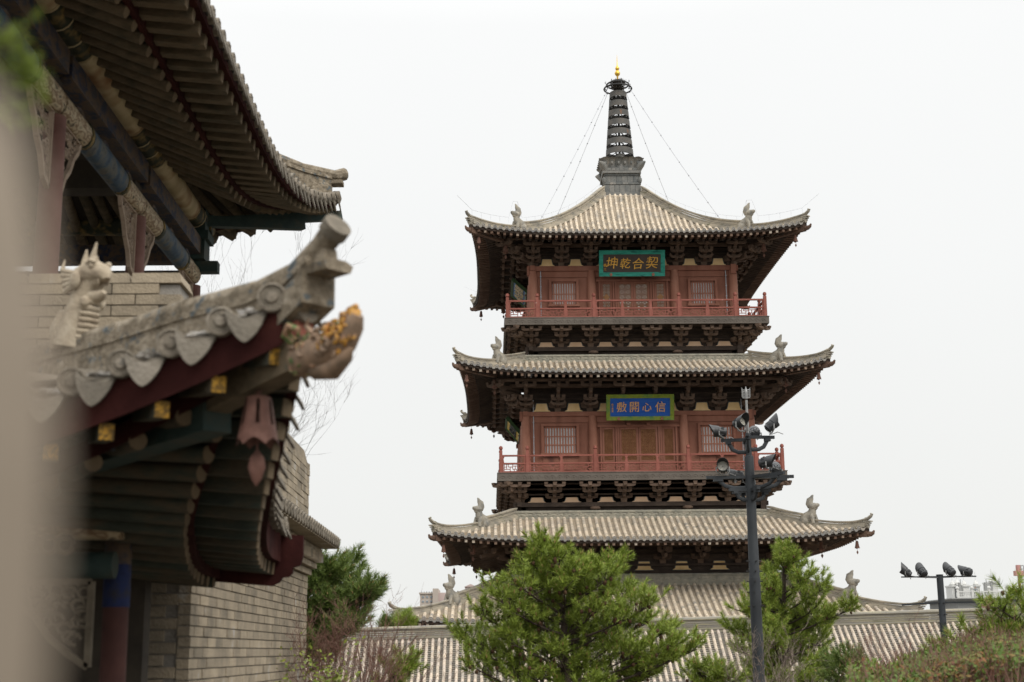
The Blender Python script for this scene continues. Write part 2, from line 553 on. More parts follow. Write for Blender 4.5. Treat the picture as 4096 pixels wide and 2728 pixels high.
def tower_roof(root, cfg, nrows, xw, zwall, beast_s, pitch_L=.36):
    """cfg HipRoof; xw = half width of the purlin the rafters rest on"""
    H = cfg
    roof = empty('roof', parent=root)
    sp = 2 * H.Wc / nrows
    r = sp * .27
    xs = [(-nrows / 2 + .5 + i) * sp for i in range(nrows)]
    dm, pm = disc_mesh(r * 1.2), drip_mesh(sp * .36, .17)
    side = MB(); sd_disc = MB()
    for x in xs:
        d0 = H.se(x)
        d1 = max(H.w1 + .02, abs(x) + .12)
        if d0 - d1 < .2:
            continue
        pts = H.line(x, d0 - .02, d1, max(3, int((d0 - d1) * 2.5)))
        mb = MB(); row_into(mb, pts, r, pitch_L)
        place('tile_row', mb.mesh('tile_row', TILE, 50), roof)
        side.v, side.f, side.mi = side.v, side.f, side.mi
        side.add(mb.v, mb.f)
        zt = H.z(x, d0)
        yaw = -math.atan(3 * H.ext * (abs(x) / H.Wc) ** 2 / H.Wc) * (1 if x > 0 else -1)
        m = Matrix.Translation((x, -d0 - .03, zt + r * .15)) @ Matrix.Rotation(-yaw * .6, 4, 'Z') @ Matrix.Rotation(rnd.uniform(-.03, .03), 4, 'X')
        place('end_tile', dm, roof, mw=m)
        sd_disc.M = m @ Matrix.Rotation(math.pi / 2, 4, 'X')
        sd_disc.lathe([(r * 1.2, -.1), (r * 1.2, 0), (.02, 0)], 8)
    pan = MB()
    for x0 in xs[:-1]:
        x = x0 + sp / 2
        d0 = H.se(x)
        d1 = max(H.w1 + .02, abs(x) + .1)
        if d0 - d1 > .15:
            pan_into(pan, [Vector(p) + Vector((0, 0, .0)) for p in H.line(x, d0 + .02, d1, max(3, int((d0 - d1) * 2.5)))], sp * .5, .17, sp * .12)
        zt = H.z(x, d0)
        place('drip_tile', pm, roof, loc=(x, -d0 - .04, zt - .0))
        sd_disc.M = Matrix.Translation((x, -d0 - .04, zt))
        sd_disc.add([(-sp * .36, 0, .03), (-sp * .25, 0, -.14), (sp * .25, 0, -.14), (sp * .36, 0, .03)], [(0, 1, 2, 3)])
    pme = pan.mesh('pan_tiles', PAN)
    sme = side.mesh('tile_rows', TILE, 50)
    dme = sd_disc.mesh('eave_tiles', TILE_END)
    for k in range(4):
        stuff(place('pan_tiles', pme, roof, mw=ROT4[k]))
        if k:
            stuff(place('tile_rows', sme, roof, mw=ROT4[k]))
            stuff(place('eave_tiles', dme, roof, mw=ROT4[k]))
    # deck under the tiles and the soffit boards
    deck = MB()
    nx, nd = 40, 8
    for k in range(4):
        vs, fs = [], []
        for lay in (0, 1):
            for i in range(nx + 1):
                u = -1 + 2 * i / nx
                for j in range(nd + 1):
                    v = j / nd
                    de = H.se(u * H.Wc)
                    d = de + (H.w1 - de) * v
                    x = u * (H.Wc + (H.w1 - H.Wc) * v)
                    p = Vector((x, -d + (.06 if lay else .03), H.z(x, d) - (.26 if lay else .05)))
                    vs.append(p)
        w = nd + 1
        q = (nx + 1) * w
        for lay in (0, 1):
            for i in range(nx):
                for j in range(nd):
                    a = lay * q + i * w + j
                    fs.append((a, a + w, a + w + 1, a + 1) if lay == 0 else (a, a + 1, a + w + 1, a + w))
        for i in range(nx):
            a = i * w
            fs.append((a, a + q, a + q + w, a + w))
        deck.M = ROT4[k]
        deck.add(vs, fs)
    deck.M = None
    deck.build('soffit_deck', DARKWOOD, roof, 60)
    # rafters: square flying rafters over round ones, fanning at the corners
    fm = MB(); fm.box(0, .55, 0, .16, 1.1, .19); fm.cur = 1; fm.box(0, -.006, 0, .15, .012, .18)
    fme = fm.mesh('flying_rafter', [RAFT, RAFTEND])
    rm = MB()
    nr = int(nrows * .9)
    rsp = 2 * H.Wc / nr
    fl = MB()
    for i in range(nr):
        x = (-nr / 2 + .5 + i) * rsp
        de = H.se(x) - .12
        sx = abs(x)
        xi = x if sx < xw else math.copysign(xw + (sx - xw) * .30, x)
        p0 = Vector((x, -de, H.z(x, de) - .33))
        di = xw + .1
        p1 = Vector((xi, -di, H.z(xi, di) - .42))
        dirv = (p1 - p0).normalized()
        q = dirv.to_track_quat('Y', 'Z').to_matrix().to_4x4()
        m = Matrix.Translation(p0) @ q
        place('flying_rafter', fme, roof, mw=m)
        for k in (1, 2, 3):
            fl.M = ROT4[k] @ m
            fl.box(0, .55, 0, .15, 1.1, .17)
        pm_ = p0 + dirv * .75 + Vector((0, 0, -.15))
        for k in range(4):
            rm.M = ROT4[k]
            rm.tube([pm_, p1 + Vector((0, 0, -.04))], .085, 6)
    stuff(fl.build('flying_rafters', RAFT, roof))
    stuff(rm.build('eave_rafters', DARKWOOD, roof, 40))
    # corner beams with an upturned carved end
    for k in range(4):
        cb = MB()
        c = H.Wc
        zc = H.z(c, c)
        a = Vector((-c + .1, -c + .1, zc - .42)); b = Vector((-xw, -xw, H.z(xw, xw) - .62))
        cb.bar(a, b, .26, .34)
        d = (a - b).normalized()
        t = a + d * .02
        cb.tube([t, t + d * .20, t + d * .34 + Vector((0, 0, .06)), t + d * .42 + Vector((0, 0, .20))], [.17, .15, .11, .05], 7, flat=.7)
        o = cb.build('corner_beam', RAFT, roof)
        o.matrix_local = ROT4[k]
    # hip ridges with beast and curled tip
    for k in range(4):
        hr = MB()
        c = H.Wc

        def hp(d, up=0.0):
            return Vector((-d, -d, H.z(d, d) + up))
        N1, N2 = 18, 10
        up_path = [hp(H.w1 - .05 + (beast_s - H.w1 + .05) * i / N1) for i in range(N1 + 1)]
        lay = [(.24, -.1, .16)]
        for q in range(5):
            lay.append((.17 if q % 2 else .155, .16 + q * .08, .16 + q * .08 + (.055 if q % 2 else .08)))
        lay.append((.20, .55, .63))
        layered_sweep(hr, up_path, lay)
        lo_path = [hp(beast_s + (c - .15 - beast_s) * i / N2) + Vector((0, 0, .10 * (i / N2) ** 3)) for i in range(N2 + 1)]
        lay2 = [(.22, -.1, .14)] + [(.15 if q % 2 else .135, .14 + q * .06, .14 + q * .06 + (.04 if q % 2 else .06)) for q in range(3)] + [(.18, .32, .39)]
        layered_sweep(hr, lo_path, lay2)
        e0 = lo_path[-1]
        od = Vector((-1, -1, 0)).normalized()
        hr.tube([e0 + Vector((0, 0, .35)), e0 + od * .18 + Vector((0, 0, .40)), e0 + od * .36 + Vector((0, 0, .52)), e0 + od * .44 + Vector((0, 0, .62)), e0 + od * .34 + Vector((0, 0, .66))], [.12, .10, .09, .07, .05], 7, flat=1.4)
        hr.M = Matrix.Translation(e0 + od * .10)
        for (z_, w_) in ((.02, .34), (.12, .40), (.22, .46)):
            hr.M = Matrix.Translation(e0 + od * (.02 + z_ * .5) + Vector((0, 0, z_))) @ Matrix.Rotation(R_(45), 4, 'Z')
            hr.box(0, 0, 0, w_, .34, .07)
        hr.M = Matrix.Translation(e0 + od * .12 + Vector((0, 0, -.06))) @ Matrix.Rotation(R_(-45), 4, 'Z') @ Matrix.Rotation(math.pi / 2, 4, 'X')
        hr.lathe([(.14, -.1), (.14, .05), (.1, .06), (.02, .05)], 10)
        hr.M = None
        o = hr.build('hip_ridge', RIDGE, roof)
        o.matrix_local = ROT4[k]
        bpos = hp(beast_s, .12)
        m = ROT4[k] @ Matrix.Translation(bpos) @ Matrix.Rotation(R_(45), 4, 'Z') @ Matrix.Scale(.92, 4)
        place('roof_beast', BEAST, roof, mw=m)
    return roof, xs, sp

# ------------------------------------------------------------------ the tower
TX, TY = 9.31, 95.0
tower = empty('pagoda', (TX, TY, 0))
tag(tower, 'tall square timber pagoda with four grey tiled roofs, red storeys and ringed iron spire', 'pagoda')

ROOFS = [
    (HipRoof(10.05, .45, 27.15, .42, 1.40, 32.35, 2.2, .15), 58, 8.3, 7.4),
    (HipRoof(10.80, .48, 18.17, .52, 7.20, 19.45, 1.5, .5), 60, 8.9, 8.75),
    (HipRoof(12.13, .50, 7.97, .45, 7.82, 9.58, 1.5, .5), 66, 10.0, 9.9),
    (HipRoof(14.25, .52, 3.20, .40, 8.60, 5.50, 1.5, .5), 76, 11.6, 11.6),
]
for (H, nrow, xw, bs) in ROOFS:
    rf, xs_, sp_ = tower_roof(tower, H, nrow, xw, 0, bs)
    if H.w1 > 3:
        for k in range(4):                      # carved ridge band where the roof meets the storey above
            bm_ = MB()
            w = H.w1
            hgt = .30 if H.w1 < 8 else .48
            bm_.b2(-w + .02, w - .02, -w - .16, -w + .15, H.z1 - .10, H.z1 + .06)
            bm_.b2(-w + .06, w - .06, -w - .06, -w + .12, H.z1 + .06, H.z1 + hgt)
            npl = 16
            for i in range(npl):                # carved clay slabs
                xa = -w + .1 + (2 * w - .2) * i / npl; xb = -w + .1 + (2 * w - .2) * (i + 1) / npl
                bm_.b2(xa + .02, xb - .02, -w - .09, -w - .05, H.z1 + .09, H.z1 + hgt - .03)
                for q in range(4):
                    xc = xa + (xb - xa) * (q + .5) / 4
                    bm_.ell((xc, -w - .09, H.z1 + .07 + hgt * .45 + .03 * (-1) ** q), .10, .03, .06, 6, 4)
            bm_.b2(-w + .0, w - .0, -w - .13, -w + .14, H.z1 + hgt, H.z1 + hgt + .05)
            bm_.tube([(-w, -w + .02, H.z1 + hgt + .07), (w, -w + .02, H.z1 + hgt + .07)], .08, 8)
            o = bm_.build('ridge_band', BANDM, rf)
            o.matrix_local = ROT4[k]


# --- bracket sets
def arm_poly(w, h):
    return [(-w, h), (-w, h * .55), (-w * .93, h * .3), (-w * .80, h * .1), (-w * .62, 0), (w * .62, 0), (w * .80, h * .1), (w * .93, h * .3), (w, h * .55), (w, h)]


def bracket_mesh(Hh, P, tiers, name='bracket_set', ang=False, flower=False):
    mb = MB()
    mb.box(0, 0, .12, .34, .34, .24, 1.2)
    hT = (Hh - .24) / tiers
    ah = hT * .52
    for k in range(tiers):
        z0 = .24 + k * hT
        yk = -P * (k + 1) / tiers
        n0 = yk - .20
        poly = [(.25, z0 + ah), (.25, z0), (yk + .14, z0), (yk - .02, z0 + ah * .12), (n0, z0 + ah * .5), (n0, z0 + ah)]
        mb.prism(poly, 'x', -.095, .095)
        mb.box(0, yk, z0 + ah + (hT - ah) * .5 + .002, .22, .24, hT - ah - .004, 1.15)
        wl = .44 if k < tiers - 1 else .64
        for (yy, w) in (((0, .55),) if k == 0 else ((yk, wl),)):
            if 0 < k < tiers - 1 and k != 1:
                continue
            mb.M = Matrix.Translation((0, yy, z0))
            mb.prism(arm_poly(w, ah), 'y', -.08, .08)
            mb.M = None
            for sx in (-1, 1):
                mb.box(sx * (w - .10), yy, z0 + ah + (hT - ah) * .5 + .002, .20, .22, hT - ah - .004, 1.15)
        if ang and k >= tiers - 2:
            mb.bar((0, .1, z0 + hT * .9), (0, yk - .55, z0 - .18), .17, .22)
    if flower:
        for sx in (-1, 1):
            mb.tube([(0, -P / tiers - .1, .42), (sx * .28, -P / tiers - .25, .40), (sx * .44, -P / tiers - .34, .50), (sx * .40, -P / tiers - .36, .62)], [.1, .11, .1, .05], 6, flat=.6)
    return mb.mesh(name, BRACKW)


def bracket_ring(W, zb, Hh, P, tiers, ang=False, flower=False, nset=8, beam=True):
    me = bracket_mesh(Hh, P, tiers, ang=ang, flower=flower)
    for k in range(4):
        for i in range(nset):
            x = -W + 2 * W * i / (nset - 1)
            if i == 0 or i == nset - 1:
                continue
            place('bracket_set', me, tower, mw=ROT4[k] @ Matrix.Translation((x, -W, zb)))
        for sgn, rot in ((0, 0), (0, -45), (0, -90)):
            place('bracket_set', me, tower, mw=ROT4[k] @ Matrix.Translation((-W, -W, zb)) @ Matrix.Rotation(R_(rot), 4, 'Z') @ Matrix.Diagonal((1, 1.41 if rot == -45 else 1, 1, 1)))
        if beam:
            mb = MB()
            mb.tube([(-W - P * .95, -W - P, zb + Hh + .10), (W + P * .95, -W - P, zb + Hh + .10)], .12, 8)
            mb.b2(-W - P * .5, W + P * .5, -W - P / 2 - .06, -W - P / 2 + .06, zb + Hh - .25, zb + Hh - .02)
            o = mb.build('purlin', BRACKW, tower, 40)
            o.matrix_local = ROT4[k]
        # infill board behind the brackets
        mb = MB()
        mb.b2(-W, W, -W + .08, -W + .2, zb, zb + Hh + .35)
        for q in range(3):
            mb.b2(-W, W, -W - .03, -W + .08, zb + .45 + q * .33, zb + .55 + q * .33)
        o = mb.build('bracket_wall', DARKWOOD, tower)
        o.matrix_local = ROT4[k]


def panel_mesh(w, h, m):
    mb = MB()
    def poly(s):
        a, b = w / 2 * s, h * s
        return [(-a, 0), (-a * .92, h * .10), (-a * .80, h * .14), (-a * .72, h * .22), (-a * .66, h * .55), (-a * .60, b * .9), (-a * .55, b), (a * .55, b), (a * .60, b * .9), (a * .66, h * .55), (a * .72, h * .22), (a * .80, h * .14), (a * .92, h * .10), (a, 0)]
    mb.prism(poly(1.0), 'y', -.02, .03)
    mb.cur = 1
    mb.prism([(x * 1.12, z * 1.14 - .03) for x, z in poly(1.0)], 'y', .0, .03)
    return mb.mesh('plaster_panel', [m, GREYEDGE])


bracket_ring(6.45, 25.84, 1.28, 1.85, 3, flower=True)
bracket_ring(7.04, 16.25, 1.62, 1.9, 4, flower=True)
bracket_ring(6.62, 20.48, 1.08, 1.35, 3, beam=False)
bracket_ring(7.48, 10.54, 1.15, 1.15, 3, beam=False)
bracket_ring(8.0, 6.75, 1.25, 2.0, 3, ang=True)

pan_a, pan_b, pan_c = panel_mesh(.98, .44, YELLOW), panel_mesh(1.1, .50, YELLOW), panel_mesh(1.15, .30, PINKPL)
for (W, z, me) in ((6.45, 25.86, pan_a), (7.04, 16.27, pan_b), (6.62, 20.485, pan_c), (7.48, 10.545, pan_c), (8.0, 6.36, pan_b)):
    for k in (0, 3, 1):
        for i in range(7):
            x = -W + 2 * W * (i + .5) / 7
            place('plaster_panel', me, tower, mw=ROT4[k] @ Matrix.Translation((x, -W - .10, z)))


# --- storeys
def beamring(W, z0, z1, m, t=.16, name='beam', over=.35):
    for k in range(4):
        mb = MB()
        mb.b2(-W - over, W + over, -W - t, -W + t - .04, z0, z1)
        if over:
            mb.b2(-W - over - .02, -W - over + .14, -W - t - .02, -W + t, z0 - .3, z1 + .02)
        o = mb.build(name, m, tower)
        o.matrix_local = ROT4[k] @ Matrix.Translation((0, 0, .006 * (k % 2)))


def lattice_circles(w, h, m, dens, kind):
    mb = MB()
    nx = max(2, round(w / dens)); nz = max(2, round(h / dens))
    dx, dz = w / nx, h / nz
    t = dens * .085
    for i in range(nx):
        for j in range(nz):
            cx, cz = -w / 2 + (i + .5) * dx, (j + .5) * dz
            if kind == 'ring':
                ring = [(cx + dx * .47 * math.cos(a * math.pi / 5), 0, cz + dz * .47 * math.sin(a * math.pi / 5)) for a in range(11)]
                mb.tube(ring, t, 4, caps=False)
            for s in (-1, 1):
                mb.bar((cx - dx / 2, 0, cz - s * dz / 2), (cx + dx / 2, 0, cz + s * dz / 2), t * 1.6, t * 2, up=(0, 1, 0))
    return mb.mesh('lattice', m)


def fret_mesh(w, h):
    """railing panel with a broken-key fret of thin bars"""
    mb = MB()
    t = .045
    segs = [(0, 0, 1, 0), (0, 1, 1, 1), (0, 0, 0, 1), (1, 0, 1, 1),
            (.0, .62, .12, .62), (.12, .3, .12, 1), (.0, .3, .30, .3), (.2, .62, .42, .62), (.2, .62, .2, 1), (.30, .0, .30, .62), (.42, .3, .42, 1),
            (.42, .3, .62, .3), (.5, .0, .5, .3), (.55, .3, .55, .75), (.42, .75, .7, .75), (.62, .0, .62, .3), (.7, .3, .7, 1), (.7, .55, .86, .55), (.78, .0, .78, .55), (.86, .55, .86, 1), (.86, .3, 1, .3), (.92, .0, .92, .3), (.86, .72, 1, .72)]
    for (a, b, c, d) in segs:
        mb.bar((-w / 2 + a * w, 0, b * h), (-w / 2 + c * w, 0, d * h), t, t, up=(0, 1, 0))
    return mb.mesh('fret_panel', RAILM)


def railing(W, z, bays, post_h, rail_h):
    """bays: x positions of the posts on one side"""
    pm = MB()
    pm.box(0, 0, (post_h - .28) / 2, .19, .19, post_h - .28)
    pm.lathe([(.07, post_h - .28), (.07, post_h - .24), (.115, post_h - .20), (.12, post_h - .10), (.08, post_h - .03), (.01, post_h)], 10)
    pme = pm.mesh('post', RAILM, 40)
    mid = rail_h * .56
    cache = {}
    for k in range(4):
        rl = empty('railing', parent=tower)
        rl.matrix_local = ROT4[k] @ Matrix.Translation((0, -W, z))
        for i, x in enumerate(bays):
            if i == len(bays) - 1:
                continue                        # the corner post belongs to the next side
            place('post', pme, rl, loc=(x, 0, 0))
        for i in range(len(bays) - 1):
            a, b = bays[i], bays[i + 1]
            mb = MB(); mb.b2(a + .095, b - .095, -.06, .06, rail_h - .10, rail_h); mb.build('rail', RAILM, rl)
            mb = MB(); mb.b2(a + .095, b - .095, -.055, .055, mid - .09, mid); mb.build('rail', RAILM, rl)
            mb = MB(); mb.b2(a + .095, b - .095, -.055, .055, .0, .09); mb.build('rail', RAILM, rl)
            L = b - a
            n = 1 if L < 2.2 else (2 if L < 4.6 else 3)
            for q in range(1, n):
                xq = a + L * q / n
                mb = MB()
                mb.b2(xq - .10, xq + .10, -.05, .05, .09, mid - .09)
                mb.prism([(xq - .14, rail_h - .10), (xq - .06, rail_h - .2), (xq - .09, mid), (xq + .09, mid), (xq + .06, rail_h - .2), (xq + .14, rail_h - .10)], 'y', -.05, .05)
                mb.build('baluster', RAILM, rl)
            for s_, xx in ((1, a + .13), (-1, b - .13)):
                mb = MB()
                mb.prism([(xx - .035, .09), (xx + .035, .09), (xx + .035, mid - .09), (xx - .035, mid - .09)], 'y', -.045, .045)
                mb.prism([(xx - s_ * .04, rail_h - .10), (xx + s_ * .10, rail_h - .10), (xx + s_ * .03, rail_h - .25), (xx + s_ * .07, mid), (xx - s_ * .04, mid)], 'y', -.045, .045)
                mb.build('baluster', RAILM, rl)
            for q in range(n):
                xa = a + L * q / n + (.2 if q == 0 else .12)
                xb = a + L * (q + 1) / n - (.2 if q == n - 1 else .12)
                key = round(xb - xa, 2)
                if key not in cache:
                    cache[key] = fret_mesh(xb - xa, mid - .18)
                place('fret_panel', cache[key], rl, loc=((xa + xb) / 2, 0, .09))


def storey(W, z0, z1, colx, win, barz, winz, doors, doorz, latkind, nbar, nh):
    """walls, columns, windows and doors of one storey"""
    mb = MB()
    for k in range(4):
        mb.M = ROT4[k] @ Matrix.Translation((0, 0, .004 * (k % 2)))
        mb.b2(-W, W, -W + .05 + .003 * k, -W + .3, z0, z1)
    mb.M = None
    mb.build('wall', RED, tower)
    cm_ = MB()
    cm_.lathe([(.30, 0), (.295, (z1 - z0) * .7), (.27, z1 - z0 - .25), (.24, z1 - z0 - .12), (.26, z1 - z0)], 18)
    cme = cm_.mesh('column', REDCOL, 40)
    for k in range(4):
        for x in colx[:-1]:
            place('column', cme, tower, mw=ROT4[k] @ Matrix.Translation((x, -W, z0)))
        top = MB()                              # plain upper wall rail and skirting
        top.b2(colx[0] + .3, colx[-1] - .3, -W - .02, -W + .05, z1 - .42, z1 - .02)
        o = top.build('wall_rail', RED, tower); o.matrix_local = ROT4[k]
        for (a, b) in win:
            wd = MB()
            fw = .16
            za, zb = winz
            wd.b2(a, b, -W - .17, -W + .05, zb - fw, zb); wd.b2(a - .06, b + .06, -W - .24, -W + .05, za, za + fw * .9)
            wd.b2(a, a + fw, -W - .17, -W + .05, za + fw * .9, zb - fw); wd.b2(b - fw, b, -W - .17, -W + .05, za + fw * .9, zb - fw)
            wd.b2(a + fw, a + fw + .07, -W - .05, -W + .05, za + fw, zb - fw); wd.b2(b - fw - .07, b - fw, -W - .05, -W + .05, za + fw, zb - fw)
            wd.b2(a + fw, b - fw, -W - .05, -W + .05, zb - fw - .1, zb - fw)
            w_o = wd.build('window', RED, tower); w_o.matrix_local = ROT4[k]
            pb = MB(); pb.b2(a + fw, b - fw, -W + .02, -W + .045, za + fw, zb - fw); pb.build('pane', PAPER, w_o)
            for i in range(nbar):
                x = a + fw + .07 + (b - a - 2 * fw - .14) * (i + .5) / nbar
                q = MB(); q.b2(x - .05, x + .05, -W - .04, -W + .02, za + fw, zb - fw - .1); q.build('window_bar', REDCOL, w_o)
            for i in range(nh):
                zz = za + fw + (zb - fw - za - fw - .1) * (i + (1 if nh == 1 else .98)) / (nh + 1 if nh == 1 else 3)
                q = MB(); q.b2(a + fw + .07, b - fw - .07, -W - .045, -W + .0, zz - .035, zz + .035); q.build('window_bar', REDCOL, w_o)
            sk = MB(); sk.b2(a + .1, (a + b) / 2 - .12, -W - .01, -W + .05, z0 + .35, za - .12); sk.b2((a + b) / 2 + .12, b - .1, -W - .01, -W + .05, z0 + .35, za - .12)
            sk.build('apron_panel', RED, w_o)
        # door head and jambs
        dz0, dz1 = doorz
        hd = MB()
        hd.b2(colx[1] + .28, colx[2] - .28, -W - .14, -W + .05, dz1, dz1 + .14)
        for (a, b, kind) in doors:
            hd.b2(a - .13, a - .025, -W - .13, -W + .05, dz0, dz1)
            hd.b2(b + .025, b + .13, -W - .13, -W + .05, dz0, dz1)
        for x in (-.62, .62):
            hd.box(x, -W - .15, dz1 + .16, .22, .25, .2)
        o = hd.build('door_frame', RED, tower); o.matrix_local = ROT4[k]
        for (a, b, kind) in doors:
            leaves = [(a, b)] if kind == 'side' else [(a, (a + b) / 2 - .012), ((a + b) / 2 + .012, b)]
            for (la, lb) in leaves:
                dr = MB()
                s = .13
                zl = dz0 + (dz1 - dz0) * .30
                dr.b2(la, la + s, -W - .035, -W + .05, dz0, dz1); dr.b2(lb - s, lb, -W - .035, -W + .05, dz0, dz1)
                dr.b2(la + s, lb - s, -W - .035, -W + .05, dz1 - s, dz1); dr.b2(la + s, lb - s, -W - .035, -W + .05, zl - .1, zl)
                dr.b2(la + s, lb - s, -W - .015, -W + .05, dz0, zl - .1)
                dr.b2(la + s + .06, lb - s - .06, -W - .03, -W - .015, dz0 + .1, zl - .2)
                d_o = dr.build('door', RED, tower); d_o.matrix_local = ROT4[k]
                pb = MB(); pb.b2(la + s, lb - s, -W + .025, -W + .045, zl, dz1 - s)
                pb.build('pane', PAPERD if latkind[0] == 'white' else LATTO, d_o)
                me = lattice_circles(lb - la - 2 * s, dz1 - s - zl, latkind[1], latkind[2] if kind != 'side' else latkind[2] * .62, 'ring')
                place('lattice', me, d_o, loc=((la + lb) / 2, -W + .0, zl))
                if latkind[0] == 'white' and kind == 'side':
                    c = MB(); zc = (zl + dz1 - s) / 2; xc = (la + lb) / 2
                    c.prism([(xc - .2, zc), (xc, zc - .22), (xc + .2, zc), (xc, zc + .22)], 'y', -W - .015, -W + .012)
                    c.build('lattice_boss', LATTO, d_o)


storey(6.45, 22.06, 25.55, [-6.45, -2.68, 2.68, 6.45], [(-5.42, -3.52), (3.52, 5.42)], None, (23.15, 24.97), [(-2.10, -1.36, 'side'), (-1.05, 1.05, 'double'), (1.36, 2.10, 'side')], (22.1, 24.80), ('white', LATT, .34), 9, 1)
storey(7.04, 12.26, 16.0, [-7.04, -2.85, 2.85, 7.04], [(-6.08, -3.72), (3.72, 6.08)], None, (13.50, 15.50), [(-2.28, -1.48, 'side'), (-1.20, 1.20, 'double'), (1.48, 2.28, 'side')], (12.3, 15.26), ('ochre', LATT, .22), 11, 2)
beamring(6.45, 25.52, 25.84, RED)
beamring(7.04, 15.97, 16.25, RED)
beamring(6.62, 20.22, 20.48, DARKWOOD)
beamring(7.48, 10.28, 10.54, DARKWOOD)
beamring(8.0, 6.60, 6.75, DARKWOOD)
# cores of the bracket tiers, the third storey and the ground storey
mb = MB()
for k in range(4):
    mb.M = ROT4[k]
    mb.b2(-6.5, 6.5, -6.5 + .01 * k, -6.2, 19.0, 22.0)
    mb.b2(-7.4, 7.4, -7.4 + .01 * k, -7.1, 9.2, 12.2)
    mb.b2(-7.9, 7.9, -7.9 + .01 * k, -7.6, 4.9, 8.2)
    mb.b2(-9.0, 9.0, -9.0 + .01 * k, -8.7, -4.0, 4.6)
mb.M = None
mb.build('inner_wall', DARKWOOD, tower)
cg = MB(); cg.lathe([(.36, 0), (.34, 6.2), (.30, 6.6)], 16)
cgm = cg.mesh('column', REDCOL, 40)
for k in range(4):
    for x in (-9.2, -5.4, -1.8, 1.8, 5.4):
        place('column', cgm, tower, mw=ROT4[k] @ Matrix.Translation((x, -9.2, -4.0)))
for (W, x) in ((6.62, 2.68), (7.48, 2.85)):      # column heads seen above the ridge bands
    for k in range(4):
        for s in (-1, 1):
            q = MB(); q.ell((s * x, -W - .12, 20.12 if W < 7 else 10.18), .34, .25, .14, 12, 6)
            o = q.build('column_head', BRACKW, tower, 60); o.matrix_local = ROT4[k]

# --- balconies
for (W, z0, z1, nm) in ((8.30, 21.60, 22.06, 0), (8.83, 11.75, 12.26, 1)):
    sl = MB(); sl.b2(-W + .1, W - .1, -W + .1, W - .1, z0 + .12, z1 - .01)
    slab = sl.build('balcony', DARKWOOD, tower)
    for k in range(4):
        fb = MB(); fb.b2(-W, W - .1, -W, -W + .1, z0, z1 - .04); fb.b2(-W - .03, W - .07, -W - .03, -W + .12, z1 - .04, z1)
        n = 40
        for i in range(n):                      # carved cloud scrolls with bosses along the fascia
            x = -W + .3 + (2 * W - .7) * i / (n - 1)
            fb.ell((x, -W - .012, (z0 + z1) / 2 - .06), .05, .03, .05, 6, 4)
            arc = [(x + .17 * math.cos(a), -W - .008, (z0 + z1) / 2 - .10 + .16 * math.sin(a)) for a in [math.pi * t / 6 for t in range(7)]]
            fb.tube(arc, .014, 4)
        o = fb.build('fascia_board', FASCIA, slab); o.matrix_local = ROT4[k]
railing(8.12, 22.06, [-8.12, -6.25, -2.68, 2.68, 6.25, 8.12], 1.60, 1.15)
railing(8.62, 12.26, [-8.62, -7.0, -2.85, 2.85, 7.0, 8.62], 1.66, 1.10)

# conduits running down the corner columns
for (W, x, za, zb) in ((6.45, -5.95, 22.1, 25.5), (6.45, 5.98, 22.1, 25.5), (7.04, -6.55, 12.3, 17.0), (7.04, 6.5, 12.3, 17.0)):
    q = MB(); q.tube([(x, -W - .12, za), (x, -W - .12, zb)], .03, 6)
    for i in range(5):
        q.box(x, -W - .12, za + (zb - za) * (i + .5) / 5, .1, .08, .05)
    q.build('conduit', CHAIN, tower)

# --- spire
spire = empty('spire', parent=tower)
sb = MB()
def sq(mb, w, z0, z1, j=0):
    mb.b2(-w, w, -w, w, z0, z1)
blk = 0
for (w, z0, z1, n) in ((1.36, 32.30, 32.55, 0), (1.27, 32.55, 33.10, 7), (1.30, 33.12, 33.28, 6), (1.16, 33.30, 33.78, 6), (1.24, 33.80, 33.94, 0), (1.36, 33.95, 34.12, 0), (1.32, 34.13, 34.34, 9)):
    core = MB(); sq(core, w - .03, z0, z1); core.build('base_course', STONE, spire)
    if n:
        for k in range(4):
            for i in range(n):
                xa = -w + 2 * w * i / n; xb = -w + 2 * w * (i + 1) / n
                q = MB(); q.b2(xa + .012, xb - .012, -w, -w + .05, z0 + .012, z1 - .012)
                o = q.build('stone_block', STONE, spire); o.matrix_local = ROT4[k]
for k in range(4):                               # overlapping stone lotus petals, corner petals turned out
    for i in range(6):
        x = -1.12 + 2.24 * i / 5
        w = .26
        q = MB()
        prof = [(0, 34.32, 1.22), (0, 34.60, 1.27), (0, 34.88, 1.38), (0, 35.06, 1.58)]
        vs, fs = [], []
        for (_, z, d) in prof:
            ww = w * (.75 + .35 * (z - 34.3) / .7)
            for t in (-1, -.5, 0, .5, 1):
                vs.append((x + t * ww, -d + .10 * t * t, z - (.06 * t * t if z > 35.0 else 0)))
        for a in range(3):
            for t in range(4):
                fs.append((a * 5 + t, a * 5 + t + 1, a * 5 + 6 + t, a * 5 + 5 + t))
        m = len(vs)
        vs += [(v[0], v[1] + .14, v[2]) for v in vs]
        fs += [tuple(m + i_ for i_ in reversed(f)) for f in fs[:12]]
        fs += [(15 + t, 15 + m + t, 16 + m + t, 16 + t) for t in range(4)]
        q.add(vs, fs)
        q.ell((x, -1.34, 34.70), .09, .06, .13, 8, 5)
        o = q.build('lotus_petal', STONE, spire, 50); o.matrix_local = ROT4[k]
    q = MB()
    q.tube([(-1.10, -1.10, 34.10), (-1.20, -1.20, 34.35), (-1.34, -1.34, 34.58), (-1.60, -1.60, 34.68)], [.20, .24, .26, .06], 8, flat=1.0)
    q.ell((-1.24, -1.24, 33.42), .15, .15, .26, 8, 6, .15)
    o = q.build('corner_petal', STONE, spire, 50); o.matrix_local = ROT4[k]
q = MB()
q.lathe([(1.25, 34.35), (1.22, 34.75), (1.05, 34.98), (.68, 35.15), (.42, 35.32), (.32, 35.5), (.28, 35.75)], 24)
